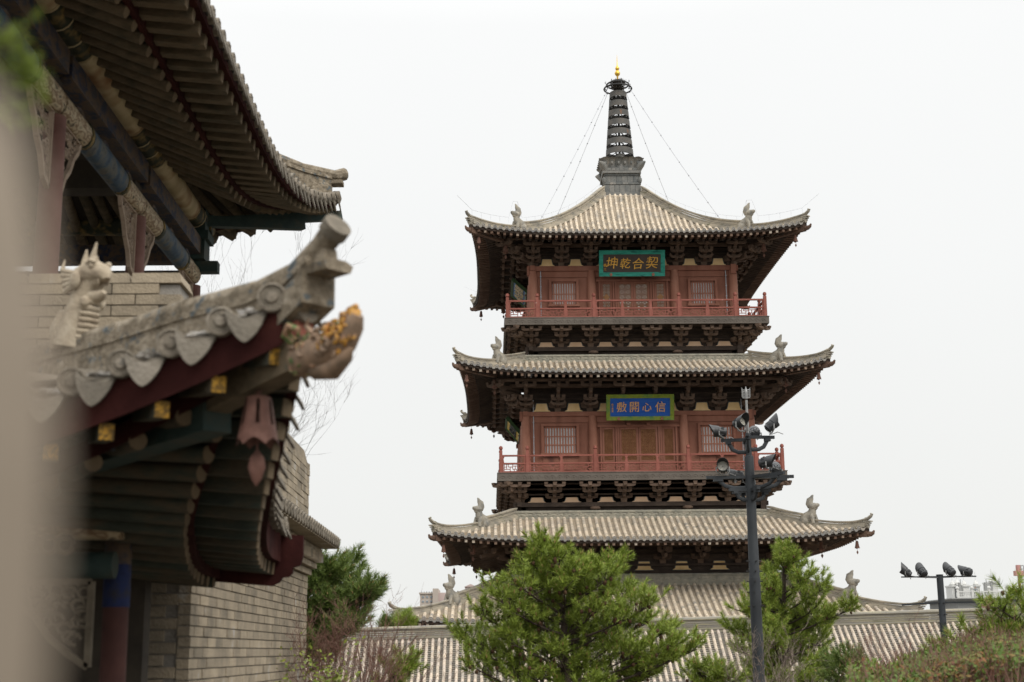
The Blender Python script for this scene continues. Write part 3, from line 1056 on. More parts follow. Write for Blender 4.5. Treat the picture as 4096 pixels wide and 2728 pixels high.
q.build('lotus_dome', STONE, spire, 40)
q = MB(); q.tube([(0, 0, 35.5), (0, 0, 41.3)], .085, 8); q.build('spire_shaft', IRONB, spire, 40)
for i in range(7):                               # seven iron rings, wider towards the bottom
    zb = 35.62 + i * .72
    rb = .98 - i * .060
    q = MB()
    h = .43
    n = 32
    q.lathe([(rb, 0), (rb - .03, h), (rb - .06, h), (rb - .03, 0), (rb, 0)], n, (0, 0, zb), cap=False)
    ring = q.build('spire_ring', IRON, spire, 40)
    sp_ = MB()
    for a in range(12):
        an = a * math.pi / 6
        sp_.bar((.05 * math.cos(an), .05 * math.sin(an), zb + .40), ((rb - .05) * math.cos(an), (rb - .05) * math.sin(an), zb + .40), .03, .03)
        sp_.M = Matrix.Translation(((rb - .01) * math.cos(an + .2), (rb - .01) * math.sin(an + .2), zb - .16))
        sp_.lathe([(.06, -.02), (.045, .06), (.02, .13)], 6)
        sp_.M = None
    sp_.build('ring_spokes', IRONB, ring)
cr = MB()                                        # openwork canopy on top
zt = 40.72
for (r, z) in ((.98, zt - .05), (.78, zt + .26), (.48, zt + .46)):
    cr.tube([(r * math.cos(2 * math.pi * a / 32), r * math.sin(2 * math.pi * a / 32), z) for a in range(33)], .055, 6, caps=False)
for a in range(8):
    an = 2 * math.pi * a / 8 + .2
    cr.tube([(.1 * math.cos(an), .1 * math.sin(an), zt + .58), (.48 * math.cos(an), .48 * math.sin(an), zt + .46), (.78 * math.cos(an), .78 * math.sin(an), zt + .26), (.98 * math.cos(an), .98 * math.sin(an), zt - .05), (.86 * math.cos(an), .86 * math.sin(an), zt - .24)], .038, 5)
    cr.tube([(.80 * math.cos(an), .80 * math.sin(an), zt + .26), (.92 * math.cos(an), .92 * math.sin(an), zt + .29), (.93 * math.cos(an), .93 * math.sin(an), zt + .40), (.86 * math.cos(an), .86 * math.sin(an), zt + .42)], .024, 5)
cr.build('spire_canopy', IRONB, spire, 50)
q = MB()
q.lathe([(.02, 41.25), (.07, 41.4), (.05, 41.62), (.17, 41.75), (.20, 41.88), (.13, 42.02), (.09, 42.08), (.14, 42.18), (.15, 42.26), (.08, 42.38), (.035, 42.5), (.02, 42.95), (.004, 43.3)], 14)
q.build('gilt_finial', GOLD, spire, 50)
# stay chains from the canopy to the hip ridges
H0 = ROOFS[0][0]
for (sx, sy) in ((-1, -1), (1, -1), (-1, 1), (1, 1)):
    q = MB()
    d = 5.9
    a = Vector((sx * .66, sy * .66, zt - .05)); b = Vector((sx * d, sy * d, H0.z(d, d) + .6))
    N = 40
    pts = []
    for i in range(N + 1):
        t = i / N
        p = a.lerp(b, t); p.z -= .35 * 4 * t * (1 - t) * .5
        pts.append(p)
    q.tube(pts, .016, 4)
    for i in range(3, N, 4):
        q.ell(pts[i], .05, .05, .05, 6, 4)
    q.build('stay_chain', CHAIN, spire)
# lightning wire on short pins along the top roof's hips
for (sx, sy) in ((-1, -1), (1, -1), (-1, 1)):
    q = MB()
    pts = []
    for i in range(31):
        d = 1.6 + (10.3 - 1.6) * i / 30
        p = Vector((sx * d, sy * d, H0.z(d, d) + (.92 if d < 7.2 or d > 7.9 else 2.0)))
        if i % 2 == 0:
            q.tube([(p.x, p.y, p.z - .35), p], .006, 3)
        pts.append(p)
    pts.append(Vector((sx * 11.2, sy * 11.2, pts[-1].z + .65)))
    q.tube(pts, .007, 3)
    q.build('lightning_wire', CHAIN, spire)

nest = MB()                                      # twig nest in the canopy
NR = random.Random(3)
for i in range(420):
    a, rr, z = NR.uniform(0, 6.28), NR.uniform(.10, .55), NR.uniform(zt - .15, zt + .55)
    rr *= 1 if z > zt + .1 else .8
    an = a + NR.uniform(.8, 2.2)
    L = NR.uniform(.25, .55)
    p = Vector((rr * math.cos(a), rr * math.sin(a), z)); dd = Vector((math.cos(an), math.sin(an), NR.uniform(-.35, .45)))
    nest.tube([p - dd * L / 2, p + dd * L / 2], .014, 3)
tag(nest.build('bird_nest', mat('nest_twigs', [(.05, .042, .035), (.09, .075, .06)], 3), loc=(TX, TY, 0)), 'dark twig nest lodged in the iron canopy on top of the spire', 'nest')


# ------------------------------------------------------------------ hanging boards with characters
def glyph(ch, size, m, depth=.03, bold=.003, shear=0.0):
    cu = bpy.data.curves.new('character', 'FONT')
    cu.body = ch
    cu.size = 1.0
    cu.extrude = depth / size
    cu.offset = bold
    cu.shear = shear
    cu.align_x = 'CENTER'
    cu.resolution_u = 3
    ob = bpy.data.objects.new('character', cu)
    COL.objects.link(ob)
    dg = bpy.context.evaluated_depsgraph_get()
    me = bpy.data.meshes.new_from_object(ob.evaluated_get(dg))
    bpy.data.objects.remove(ob)
    if len(me.vertices) == 0:
        return None
    xs = [v.co.x for v in me.vertices]; ys = [v.co.y for v in me.vertices]
    cx, cy = (min(xs) + max(xs)) / 2, (min(ys) + max(ys)) / 2
    k = size / max(1e-6, max(max(ys) - min(ys), max(xs) - min(xs)))
    for v in me.vertices:                       # centre, and loosen the strokes a little as a brush would
        x, y = (v.co.x - cx) * k, (v.co.y - cy) * k
        v.co.x = x + .02 * size * math.sin(y / size * 7 + x / size * 3)
        v.co.y = y + .025 * size * math.sin(x / size * 6 + 1)
        v.co.z *= k
    me.name = 'character'
    me.materials.clear(); me.materials.append(m)
    return me


def board(name, w, h, fw, mframe, mboard, mtext, chars, small, mw, label, csize, mpeg, shear=.12):
    root = empty(name)
    root.matrix_world = mw
    tag(root, label, 'plaque', 'name boards hung under the pagoda eaves')
    b = MB(); b.b2(-w / 2 + fw, w / 2 - fw, -.02, .06, -h / 2 + fw, h / 2 - fw); b.build('panel', mboard, root)
    for (poly) in ([(-w / 2, h / 2), (w / 2, h / 2), (w / 2 - fw, h / 2 - fw), (-w / 2 + fw, h / 2 - fw)], [(-w / 2, -h / 2), (-w / 2 + fw, -h / 2 + fw), (w / 2 - fw, -h / 2 + fw), (w / 2, -h / 2)],
                   [(-w / 2, -h / 2), (-w / 2, h / 2), (-w / 2 + fw, h / 2 - fw), (-w / 2 + fw, -h / 2 + fw)], [(w / 2, -h / 2), (w / 2 - fw, -h / 2 + fw), (w / 2 - fw, h / 2 - fw), (w / 2, h / 2)]):
        vs = [(p[0], (-.12 if (abs(abs(p[0]) - w / 2) < 1e-6 or abs(abs(p[1]) - h / 2) < 1e-6) else -.05), p[1]) for p in poly] + [(p[0], .1, p[1]) for p in poly]
        f = MB(); f.add(vs, [(0, 1, 2, 3), (7, 6, 5, 4), (0, 4, 5, 1), (1, 5, 6, 2), (2, 6, 7, 3), (3, 7, 4, 0)])
        f.build('frame', mframe, root)
    rx = Matrix.Rotation(math.pi / 2, 4, 'X')
    for (ch, x, z, s) in chars:
        me = glyph(ch, s, mtext, shear=shear)
        if me:
            place('character', me, root, mw=Matrix.Translation((x, -.035, z)) @ rx)
    for (ch, x, z, s) in small:
        me = glyph(ch, s, mtext, .015, .0)
        if me:
            place('character', me, root, mw=Matrix.Translation((x, -.03, z)) @ rx)
    for x in (-w * .32, w * .32):
        p = MB(); p.prism([(x, -h / 2 + fw * .9), (x + .09, -h / 2 + fw * .55), (x + .06, -h / 2 + .02), (x - .06, -h / 2 + .02), (x - .09, -h / 2 + fw * .55)], 'y', -.16, -.1)
        p.build('peg', mpeg, root)
    for x in (-w * .32, w * .32):
        p = MB(); p.bar((x, .02, h / 2 - .05), (x, .42, h / 2 + .35), .05, .05); p.build('hanger', IRONB, root)
    return root


TEAL = mat('teal_paint', [(.015, .20, .15), (.025, .27, .20), (.05, .33, .26)], 1.2, .6, stretch=(1, 1, 4), dirt=((.01, .12, .10), 1.5, .6))
BROWNB = mat('brown_board', [(.055, .042, .036), (.07, .055, .047)], 2, .6)
GREENF = mat('green_frame_paint', [(.10, .16, .02), (.20, .25, .025), (.05, .17, .06)], 1.6, .6)
BLUEB = mat('blue_board', [(.006, .06, .30), (.010, .085, .38), (.018, .10, .42)], 1.0, .6, stretch=(.5, 1, 5))
BLUEG = mat('faded_blue_board', [(.06, .14, .28), (.09, .19, .35)], 1.5, .6)
DGREEN = mat('dark_green_frame', [(.03, .07, .025), (.05, .10, .035)], 2, .6)
OCHREB = mat('yellow_board', [(.45, .30, .03), (.55, .38, .05)], 2, .6)
BLACKP = mat('black_paint', [(.012, .012, .012), (.02, .02, .02)], 2, .5)
PALEG = mat('pale_gold_paint', [(.55, .42, .22), (.66, .52, .30)], 2, .5)
PALEO = mat('pale_orange_paint', [(.62, .32, .13), (.72, .42, .2)], 3, .5)

board('name_board', 4.20, 1.66, .26, TEAL, BROWNB, GOLDP,
      [('坤', -1.27, .03, .78), ('乾', -.42, .0, .70), ('合', .40, -.02, .70), ('契', 1.27, .05, .80)],
      [('羲', -1.72, -.12, .20), ('之', -1.72, -.36, .18)],
      Matrix.Translation((TX - .15, TY - 7.55, 25.74)) @ Matrix.Rotation(R_(15), 4, 'X'),
      'teal framed dark brown board with four gold characters below the top roof', .8, REDCOL)
board('name_board', 4.20, 1.60, .24, GREENF, BLUEB, PALEO,
      [('敷', -1.14, .02, .62), ('開', -.36, .02, .62), ('心', .42, .0, .56), ('信', 1.26, .02, .64)],
      [('閻', -1.72, .16, .13), ('士', -1.72, .03, .12), ('南', -1.72, -.10, .12), ('書', -1.72, -.24, .13)],
      Matrix.Translation((TX + .05, TY - 8.00, 16.36)) @ Matrix.Rotation(R_(13), 4, 'X'),
      'green framed blue board with four pale orange characters below the second roof', .7, REDCOL, shear=0.0)
# the boards on the side that faces left, seen almost edge on
board('name_board', 4.4, 1.36, .16, DGREEN, BLUEG, PALEG,
      [('佛', -1.35, .0, .8), ('光', -.45, .0, .8), ('普', .45, .0, .8), ('照', 1.35, .0, .8)], [],
      Matrix.Translation((TX - 7.18, TY, 25.72)) @ ROT4[3] @ Matrix.Rotation(R_(48), 4, 'X'),
      'dark green framed faded blue board edge on beside the top storey column', .8, REDCOL)
board('name_board', 4.4, 1.42, .12, DGREEN, OCHREB, BLACKP,
      [('慧', -1.35, .0, .7), ('日', -.45, .0, .7), ('高', .45, .0, .7), ('懸', 1.35, .0, .7)], [],
      Matrix.Translation((TX - 7.70, TY, 16.2)) @ ROT4[3] @ Matrix.Rotation(R_(40), 4, 'X'),
      'yellow board with black characters edge on beside the second storey column', .8, REDCOL)


# ------------------------------------------------------------------ wind bells under the roof corners
BELLM = mat('bell_bronze', [(.10, .05, .035), (.17, .085, .06)], 5, .7)


def bell_meshes(r, h):
    b = MB()
    n = 12
    vs, fs = [], []
    prof = [(.45, h), (.55, h * .85), (.75, h * .35), (1.0, 0.0)]
    for (q, z) in prof:
        for k in range(n):
            a = 2 * math.pi * k / n
            zz = z - (.14 * h * (1 if k % 3 == 0 else (0 if k % 3 == 1 else 0)) if z == 0 else 0)
            vs.append((r * q * math.cos(a), r * q * math.sin(a), zz))
    for i in range(3):
        for k in range(n):
            k2 = (k + 1) % n
            fs.append((i * n + k, i * n + k2, (i + 1) * n + k2, (i + 1) * n + k))
    fs.append(tuple(3 * n + k for k in range(n)))
    b.add(vs, fs)
    c = MB(); c.tube([(0, 0, h), (0, 0, h * 1.55)], r * .07, 5)
    t = MB(); t.tube([(0, 0, .1), (0, 0, -h * .35)], r * .05, 4)
    t.prism([(0, -h * .35), (r * .42, -h * .62), (0, -h * .95), (-r * .42, -h * .62)], 'y', -.01, .01)
    return b.mesh('bell', BELLM, 50), c.mesh('chain', IRONB), t.mesh('clapper', BELLM)


bm1, bm2, bm3 = bell_meshes(.15, .40)
names = ['top', 'second', 'third', 'lowest']
rank = {'top': 'top', 'second': 'second', 'third': 'third', 'lowest': 'lowest'}
for (H, nrow, xw, bs), nm in zip(ROOFS[:3], names):
    for (sx, sy, cn) in ((-1, -1, 'front left corner'), (1, -1, 'front right corner'), (-1, 1, 'rear left corner')):
        for q, (dd, dn) in enumerate(((.62, 'outer'), (2.3, 'inner'))):
            d = H.Wc - dd
            z = H.z(d, d) - (1.12 if q == 0 else 1.42)
            o = empty('wind_bell', (TX + sx * d, TY + sy * d, z))
            tag(o, '%s bronze wind bell under the %s roof, at its %s' % (dn, nm, cn), 'wind bell', 'wind bells under the pagoda eaves')
            k_ = 1.0 if q == 0 else 1.25
            for nm_, me in (('bell_body', bm1), ('chain', bm2), ('clapper', bm3)):
                place(nm_, me, o, scale=(k_, k_, k_))

# ------------------------------------------------------------------ long tiled hall in front of the tower
HR = mat('hall_ridge_clay', [(.15, .15, .14), (.30, .27, .20), (.22, .21, .20), (.40, .36, .24), (.20, .19, .19)], 1.0, .95, .3, 10, stretch=(.35, 1, 22), dirt=((.15, .16, .07), 2.0, .62))
hall = empty('hall', (0, 0, 0))
tag(hall, 'low hall with a long tiled roof and layered ridge in front of the pagoda', 'hall')
HX0, HX1, HD = -8.5, 25.5, 60.0


def hz(x):
    return 2.62 + (x + 4.64) * .0212


rp = [(HX0 + (HX1 - HX0) * i / 30, HD, hz(HX0 + (HX1 - HX0) * i / 30)) for i in range(31)]
rd = MB()
layered_sweep(rd, rp, [(.22, -.62, -.46), (.26, -.46, -.40)] + [(.17 - .006 * q + (.025 if q % 2 else 0), -.40 + q * .042, -.40 + q * .042 + (.032 if q % 2 else .042)) for q in range(8)] + [(.20, -.06, -.03)])
for i in range(60):                              # capping tiles
    a, b = HX0 + (HX1 - HX0) * i / 60, HX0 + (HX1 - HX0) * (i + 1) / 60
    rd.tube([(a, HD, hz(a) - .02), (b + .01, HD, hz(b) - .02)], [.085, .078], 8)
rd.build('ridge', HR, hall)
HT = mat('hall_tile_clay', [(.24, .225, .21), (.40, .34, .27), (.50, .42, .33), (.44, .38, .32), (.56, .46, .35)], 1.4, .9, .3, 14, island=.75, dirt=((.27, .265, .27), 2.2, .64))
nrow = int((HX1 - HX0) / .25)
roofp = empty('roof', parent=hall)
hp_mb = MB()
hend = MB()
for i in range(nrow):
    x = HX0 + .125 + i * .25
    zt = hz(x) - .52
    pts = []
    for k in range(9):
        t = k / 8
        pts.append((x, HD - .22 - 3.05 * (1 - t), zt - 1.98 * (1 - t) + .12 * math.sin(math.pi * t) * -1))
    mb = MB(); row_into(mb, [Vector(p) + Vector((0, 0, rnd.uniform(-.012, .012))) for p in pts], .064, .26)
    place('tile_row', mb.mesh('tile_row', HT, 50), roofp)
    pan_into(hp_mb, [(p[0] + .125, p[1], p[2]) for p in pts], .125, .135, .05, lip=.04)
    hend.M = Matrix.Translation((x, pts[0][1] - .02, pts[0][2] + .01)) @ Matrix.Rotation(math.pi / 2, 4, 'X')
    hend.lathe([(.078, -.06), (.078, 0), (.06, .004), (.01, .006)], 10)
    hend.M = Matrix.Translation((x + .125, pts[0][1] - .02, pts[0][2] - .01))
    hend.prism([(-.09, .03), (-.07, -.06), (0, -.11), (.07, -.06), (.09, .03)], 'y', -.01, .02)
stuff(hp_mb.build('pan_tiles', mat('hall_pan_clay', [(.10, .095, .085), (.18, .165, .14), (.26, .235, .19)], 2, .95, .3, 14, island=.5), roofp))  # pan clay coloured darker to paint in the shade between the tile rows
stuff(hend.build('eave_tiles', TILE_END, roofp, 40))
dk = MB()
dk.add([(HX0, HD - 3.2, hz(HX0) - 2.60), (HX1, HD - 3.2, hz(HX1) - 2.60), (HX1, HD, hz(HX1) - .64), (HX0, HD, hz(HX0) - .64), (HX1, HD + 3.0, hz(HX1) - 2.4), (HX0, HD + 3.0, hz(HX0) - 2.4)], [(0, 1, 2, 3), (3, 2, 4, 5), (0, 5, 4, 1)])
dk.build('roof_deck', PAN, roofp)
wl_ = MB(); wl_.b2(HX0 + .6, HX1 - .6, HD - 1.9, HD + 1.9, -4.0, .1); wl_.build('wall', RED, hall)
fr = MB()
for i in range(nrow):
    x = HX0 + .2 + i * .25
    fr.bar((x, HD - 3.15, hz(x) - 2.64), (x, HD - 1.9, hz(x) - 1.95), .08, .09)
stuff(fr.build('rafters', RAFT, roofp))

# ------------------------------------------------------------------ floodlight masts
LAMPG = mat('mast_paint', [(.022, .025, .028), (.032, .036, .040), (.044, .050, .056)], 1.5, .6, spec=.25)
LAMPB = mat('lamp_housing', [(.018, .020, .022), (.03, .032, .035)], 3, .45, spec=.5)
LENS = mat('lamp_lens', [(.35, .34, .30), (.55, .53, .46)], 25, .3)
STEEL = mat('yoke_steel', [(.22, .22, .22), (.34, .34, .33)], 5, .4, metal=.5)


def spot_meshes(r, L):
    h = MB()                                     # axis along +z, mouth at the top
    h.lathe([(r * .45, -L * .55), (r * .78, -L * .48), (r * .86, -L * .1), (r * .9, -L * .06), (r * .9, L * .02), (r, L * .05), (r * 1.02, L * .32), (r * .96, L * .32), (r * .95, L * .08)], 18, cap=False)
    h.lathe([(.001, -L * .551), (r * .45, -L * .55)], 18, cap=False)
    vs, fs = [], []
    n = 11
    for i in range(n):                           # visor over half of the mouth
        a = math.pi * (-.1 + 1.2 * i / (n - 1))
        top = L * (.32 + .42 * max(0, math.sin(math.pi * i / (n - 1))))
        vs += [(r * 1.02 * math.cos(a), r * 1.02 * math.sin(a), L * .30), (r * 1.08 * math.cos(a), r * 1.08 * math.sin(a), top)]
    m = len(vs)
    vs += [(x * .97, y * .97, z) for (x, y, z) in vs]
    for i in range(n - 1):
        fs += [(2 * i, 2 * i + 2, 2 * i + 3, 2 * i + 1), (m + 2 * i, m + 2 * i + 1, m + 2 * i + 3, m + 2 * i + 2), (2 * i + 1, 2 * i + 3, m + 2 * i + 3, m + 2 * i + 1)]
    h.add(vs, fs)
    for i in range(10):
        a = 2 * math.pi * i / 10
        h.box(r * .86 * math.cos(a), r * .86 * math.sin(a), -L * .22, .018, .018, L * .2)
    le = MB()
    le.lathe([(r * .93, L * .09), (.01, L * .092)], 18, cap=False)
    for ring, nn in ((.25, 5), (.52, 10), (.78, 15)):
        for i in range(nn):
            a = 2 * math.pi * i / nn
            le.ell((r * ring * math.cos(a), r * ring * math.sin(a), L * .1), r * .1, r * .1, r * .05, 6, 4)
    return h.mesh('housing', LAMPB, 40), le.mesh('lens', LENS, 60)


SH, SL = spot_meshes(.105, .27)
SH2, SL2 = spot_meshes(.115, .30)


def spotlight(parent, pos, aim, base, hm=None, lm=None, r=.105):
    """pos: centre; aim: direction; base: point of the yoke on the arm"""
    aim = Vector(aim).normalized()
    q = aim.to_track_quat('Z', 'Y').to_matrix().to_4x4()
    o = place('spotlight', hm or SH, parent, mw=Matrix.Translation(pos) @ q)
    place('lens', lm or SL, o)
    y = MB()
    side = aim.cross(Vector((0, 0, 1))).normalized()
    p, b = Vector(pos), Vector(base)
    inv = (Matrix.Translation(pos) @ q).inverted()
    pts = [p + side * r * 1.1, p + side * r * 1.12 + Vector((0, 0, (b.z - p.z) * .6)), b + side * r * .6, b - side * r * .6, p - side * r * 1.12 + Vector((0, 0, (b.z - p.z) * .6)), p - side * r * 1.1]
    y.M = inv
    y.tube(pts, .013, 5)
    y.tube([p - aim * .1, p - aim * .12 + Vector((.03, 0, -.12)), b + Vector((.12, 0, .02)), b + Vector((.22, 0, -.02))], .008, 4)
    y.build('yoke', STEEL, o)
    return o


def mast(loc, label):
    m = empty('floodlight_mast', loc)
    return tag(m, label, 'floodlight mast', 'floodlight masts')


P1 = at(3036, 2700, 26.0)
m1 = mast((P1.x, P1.y, 0), 'tall dark grey mast with two tiers of arms and eight floodlights, topped by a rod')
def zpx(py, d, px=3020):
    return at(px, py, d).z
zt1, zj1 = zpx(1738, 26), zpx(2312, 26)
q = MB(); q.lathe([(.105, 0), (.102, zj1)], 20); q.build('pole', LAMPG, m1, 40)
q = MB(); q.lathe([(.098, zj1), (.095, zj1 + .02), (.085, zpx(1830, 26)), (.082, zpx(1826, 26)), (.055, zpx(1822, 26)), (.05, zt1), (.02, zt1 + .01)], 20); q.build('pole', LAMPG, m1, 40)
for zz in (zj1 - .06, zj1 - .25, zj1 - .5, zj1 + .12, zj1 + .3):
    for a in range(4):
        q = MB(); an = a * math.pi / 2 + .2 + zz
        q.M = Matrix.Translation((.1 * math.cos(an), .1 * math.sin(an), zz)) @ Matrix.Rotation(an, 4, 'Z')
        q.tube([(-.01, 0, 0), (.045, 0, 0)], .012, 6)
        q.build('bolt', IRONB, m1)
rodz = zpx(1588, 26)
q = MB(); q.tube([(0, 0, zt1), (0, 0, zpx(1600, 26))], [.028, .02], 8); q.build('rod', STEEL, m1)
q = MB()
q.tube([(0, 0, rodz - .03), (0, 0, rodz + .1), (0, 0, rodz + .2)], [.03, .03, .004], 8)
for s in (-1, 1):
    for i in range(6):
        zz = rodz - .02 + i * .03
        q.tube([(0, 0, zz), (s * .06, 0, zz + .005), (s * .085, 0, zz + .05)], [.008, .012, .003], 5)
q.build('leaf_finial', STEEL, m1)


def arm(parent, ang, z, L, drop):
    a = MB()
    c, s_ = math.cos(ang), math.sin(ang)
    a.M = Matrix.Rotation(ang, 4, 'Z')
    a.b2(.04, L, -.03, .03, z - .028, z + .028)
    a.b2(L * .62, L * .84, -.045, .045, z - .075, z - .028)
    a.tube([(.05, 0, z - drop), (L * .38, 0, z - drop), (L * .58, 0, z - drop * .78), (L * .70, 0, z - drop * .35), (L * .72, 0, z - .06)], .038, 8, flat=.8)
    a.build('arm', LAMPG, parent, 40)


za, zb = zpx(1748, 26), zpx(1908, 26)
zc = zpx(1960, 26)
for k, an in enumerate((.12, 1.55, 3.0, 4.5)):
    arm(m1, an, za - (0, .0, .05, .02)[k], .50, .23)
for k, an in enumerate((-.05, 1.3, 3.1, 5.4)):
    arm(m1, an, zb - .0, .80, .20)
for k, an in enumerate((.35, 1.9, 3.4, 4.9)):
    arm(m1, an, zc, .42, .18)
cs = .00166 * 1.03                                # metres per pixel of the enlarged view the lamps were measured in


def lp(u, v, dy=0.0):
    return Vector(((u - 682) * cs, dy, zpx(1480 + v / 2.75, 26)))
for (u, v, dy, aim, bu, bv) in ((372, 672, .05, (-1, .1, .15), 420, 745), (585, 590, -.2, (.55, -.75, .25), 600, 690), (785, 668, .25, (.1, .9, .25), 790, 712), (945, 605, -.05, (.75, .05, .65), 930, 700)):
    spotlight(m1, lp(u, v, dy), aim, lp(bu, bv, dy))
for (u, v, dy, aim, bu, bv) in ((392, 1062, -.02, (-.15, -.95, .2), 400, 1150), (550, 1142, .22, (-.95, .2, .12), 540, 1225), (830, 1040, -.35, (.9, -.3, .18), 830, 1110), (975, 1085, .1, (.1, .95, .3), 985, 1180)):
    spotlight(m1, lp(u, v, dy), aim, lp(bu, bv, dy))

P2 = at(3784, 2650, 36.0)
m2 = mast((P2.x, P2.y, 0), 'shorter mast with one crossbar of four floodlights rising from the hedge')
z2 = lambda py: at(3770, py, 36).z
q = MB(); q.lathe([(.088, 0), (.082, z2(2302)), (.09, z2(2301)), (.09, z2(2298)), (.02, z2(2297))], 18); q.build('pole', LAMPG, m2, 40)
px2m = 36 / 5689 * 1.02
q = MB(); q.b2(-150 * px2m, 142 * px2m, -.03, .03, z2(2309), z2(2304)); q.build('arm', LAMPG, m2)
q = MB(); q.bar((-140 * px2m, .35, z2(2416)), (0, 0, z2(2410)), .04, .04); q.bar((0, 0, z2(2410)), (150 * px2m, -.55, z2(2413)), .04, .04); q.build('arm', LAMPG, m2)
for zz in (2412, 2458, 2492, 2524):
    for a in range(4):
        q = MB(); an = a * math.pi / 2 + .3
        q.M = Matrix.Translation((.085 * math.cos(an), .085 * math.sin(an), z2(zz))) @ Matrix.Rotation(an, 4, 'Z')
        q.tube([(-.01, 0, 0), (.05, 0, 0)], .014, 6)
        q.build('bolt', IRONB, m2)
for (dx, py, aim, bx) in ((-133, 2284, (-.65, .2, .6), -128), (-68, 2284, (-.2, .75, .55), -65), (40, 2282, (-.4, .75, .55), 42), (104, 2286, (-.65, .7, .2), 106)):
    spotlight(m2, (dx * px2m, 0, z2(py)), aim, (bx * px2m, 0, z2(2305)), SH2, SL2, .115)
q = MB(); q.tube([(-120 * px2m, -.04, z2(2302)), (-90 * px2m, -.05, z2(2308)), (-20 * px2m, -.05, z2(2311)), (40 * px2m, -.05, z2(2309)), (80 * px2m, -.06, z2(2306)), (110 * px2m, -.05, z2(2290))], .014, 5); q.build('cable', LAMPB, m2)

# ------------------------------------------------------------------ far buildings
APT = mat('apartment_render', [(.36, .31, .27), (.42, .37, .32)], .3, .9)
APTP = mat('apartment_pink', [(.42, .33, .31), (.48, .39, .36)], .3, .9)
APTG = mat('apartment_glass', [(.16, .19, .22), (.26, .30, .33)], .5, .3)
APTW = mat('window_white', [(.52, .52, .50), (.60, .60, .58)], .5, .7)
D4 = 420.0
ap0 = at(1680, 2420, D4)
apt = empty('apartment_building', (ap0.x, D4, -4))
tag(apt, 'pale apartment block far behind the lowest roof beast', 'building')
k4 = D4 / 5689
zz = lambda py: at(1700, py, D4).z + 4
w_ = MB(); w_.b2(0, 50 * k4, 0, 14, 0, zz(2375)); w_.build('wall', APT, apt)
w_ = MB(); w_.b2(50 * k4, 72 * k4, -1.0, 16, 0, zz(2355)); w_.build('stair_tower', APT, apt)
w_ = MB(); w_.b2(72 * k4, 150 * k4, .5, 14, 0, zz(2371)); w_.build('wall', APTP, apt)
w_ = MB(); w_.b2(-.3, 50.5 * k4, -.4, 14, zz(2376), zz(2370)); w_.build('parapet', APT, apt)
for i in range(5):
    w_ = MB(); w_.b2((4 + i * 10) * k4, (7 + i * 10) * k4, .5, 2, zz(2370), zz(2366)); w_.build('roof_box', APTG, apt)
for r_ in range(5):
    for c_ in range(3):
        x = (8 + c_ * 16) * k4
        z_ = zz(2392) - r_ * 17.5 * k4
        w_ = MB(); w_.b2(x, x + 8 * k4, -.12, .1, z_, z_ + 8 * k4)
        wo = w_.build('window', APTW, apt)
        for s in (0, 1):
            g_ = MB(); g_.b2(x + (.5 + 3.8 * s) * k4, x + (3.8 + 3.8 * s) * k4, -.2, -.1, z_ + .6 * k4, z_ + 7.4 * k4); g_.build('pane', APTG, wo)
ap2 = at(1860, 2380, 500)
a2 = empty('apartment_building', (ap2.x, 500, -4))
tag(a2, 'pink gabled roof peeking up behind the hip of the lowest pagoda roof', 'building')
k5 = 500 / 5689
z5 = lambda py: at(1880, py, 500).z + 4
w_ = MB(); w_.b2(0, 44 * k5, 0, 10, 0, z5(2347)); w_.build('wall', APTP, a2)
w_ = MB(); w_.prism([(-2 * k5, z5(2347)), (46 * k5, z5(2347)), (22 * k5, z5(2336))], 'y', -.5, 10); w_.build('roof', APTP, a2)

# white rooftop terrace on the right, with people
DW = 220.0
kw = DW / 5689
WHT = mat('white_render', [(.52, .52, .50), (.62, .62, .60)], .4, .9)
GRY = mat('grey_render', [(.24, .245, .24), (.31, .31, .30)], .4, .9)
PINK = mat('pink_steel', [(.42, .21, .19), (.48, .26, .23)], 1, .8)
wb0 = at(3822, 2420, DW)
wb = empty('terrace_building', (wb0.x, DW, -4))
tag(wb, 'grey building with a white balustraded roof terrace beyond the hall ridge', 'building')
zw = lambda py: at(3900, py, DW).z + 4
w_ = MB(); w_.add([(8 * kw, 0, 0), (260 * kw, 0, 0), (260 * kw, 14, 0), (8 * kw, 14, 0), (8 * kw, 0, zw(2402)), (260 * kw, 0, zw(2402)), (260 * kw, 14, zw(2402)), (8 * kw, 14, zw(2402))], [(3, 2, 1, 0), (4, 5, 6, 7), (0, 1, 5, 4), (1, 2, 6, 5), (2, 3, 7, 6), (3, 0, 4, 7)]); w_.build('wall', GRY, wb)
for (o_, a, b) in ((.6, 2404, 2400), (.9, 2400, 2396), (1.2, 2396, 2392)):
    w_ = MB(); w_.b2(8 * kw - o_, 260 * kw, -o_, 14, zw(a), zw(b)); w_.build('cornice', GRY, wb)
zf = zw(2392)
bal = empty('balustrade', parent=wb)
w_ = MB(); w_.b2(4 * kw, 250 * kw, -.6, -.3, zf, zf + .18); w_.build('rail', WHT, bal)
w_ = MB(); w_.b2(4 * kw, 250 * kw, -.6, -.3, zf + .85, zf + 1.05); w_.build('rail', WHT, bal)
for i in range(34):
    x = 7 * kw + i * 7.2 * kw
    w_ = MB(); w_.lathe([(.09, 0), (.05, .15), (.11, .35), (.04, .65)], 8, (x, -.45, zf + .19)); w_.build('baluster', WHT, bal, 50)
for x in (4, 62, 130, 200):
    w_ = MB(); w_.b2(x * kw, (x + 8) * kw, -.7, -.2, zf, zf + 1.25); w_.ell(((x + 4) * kw, -.45, zf + 1.5), .3, .3, .28, 8, 6); w_.build('pier', WHT, bal)
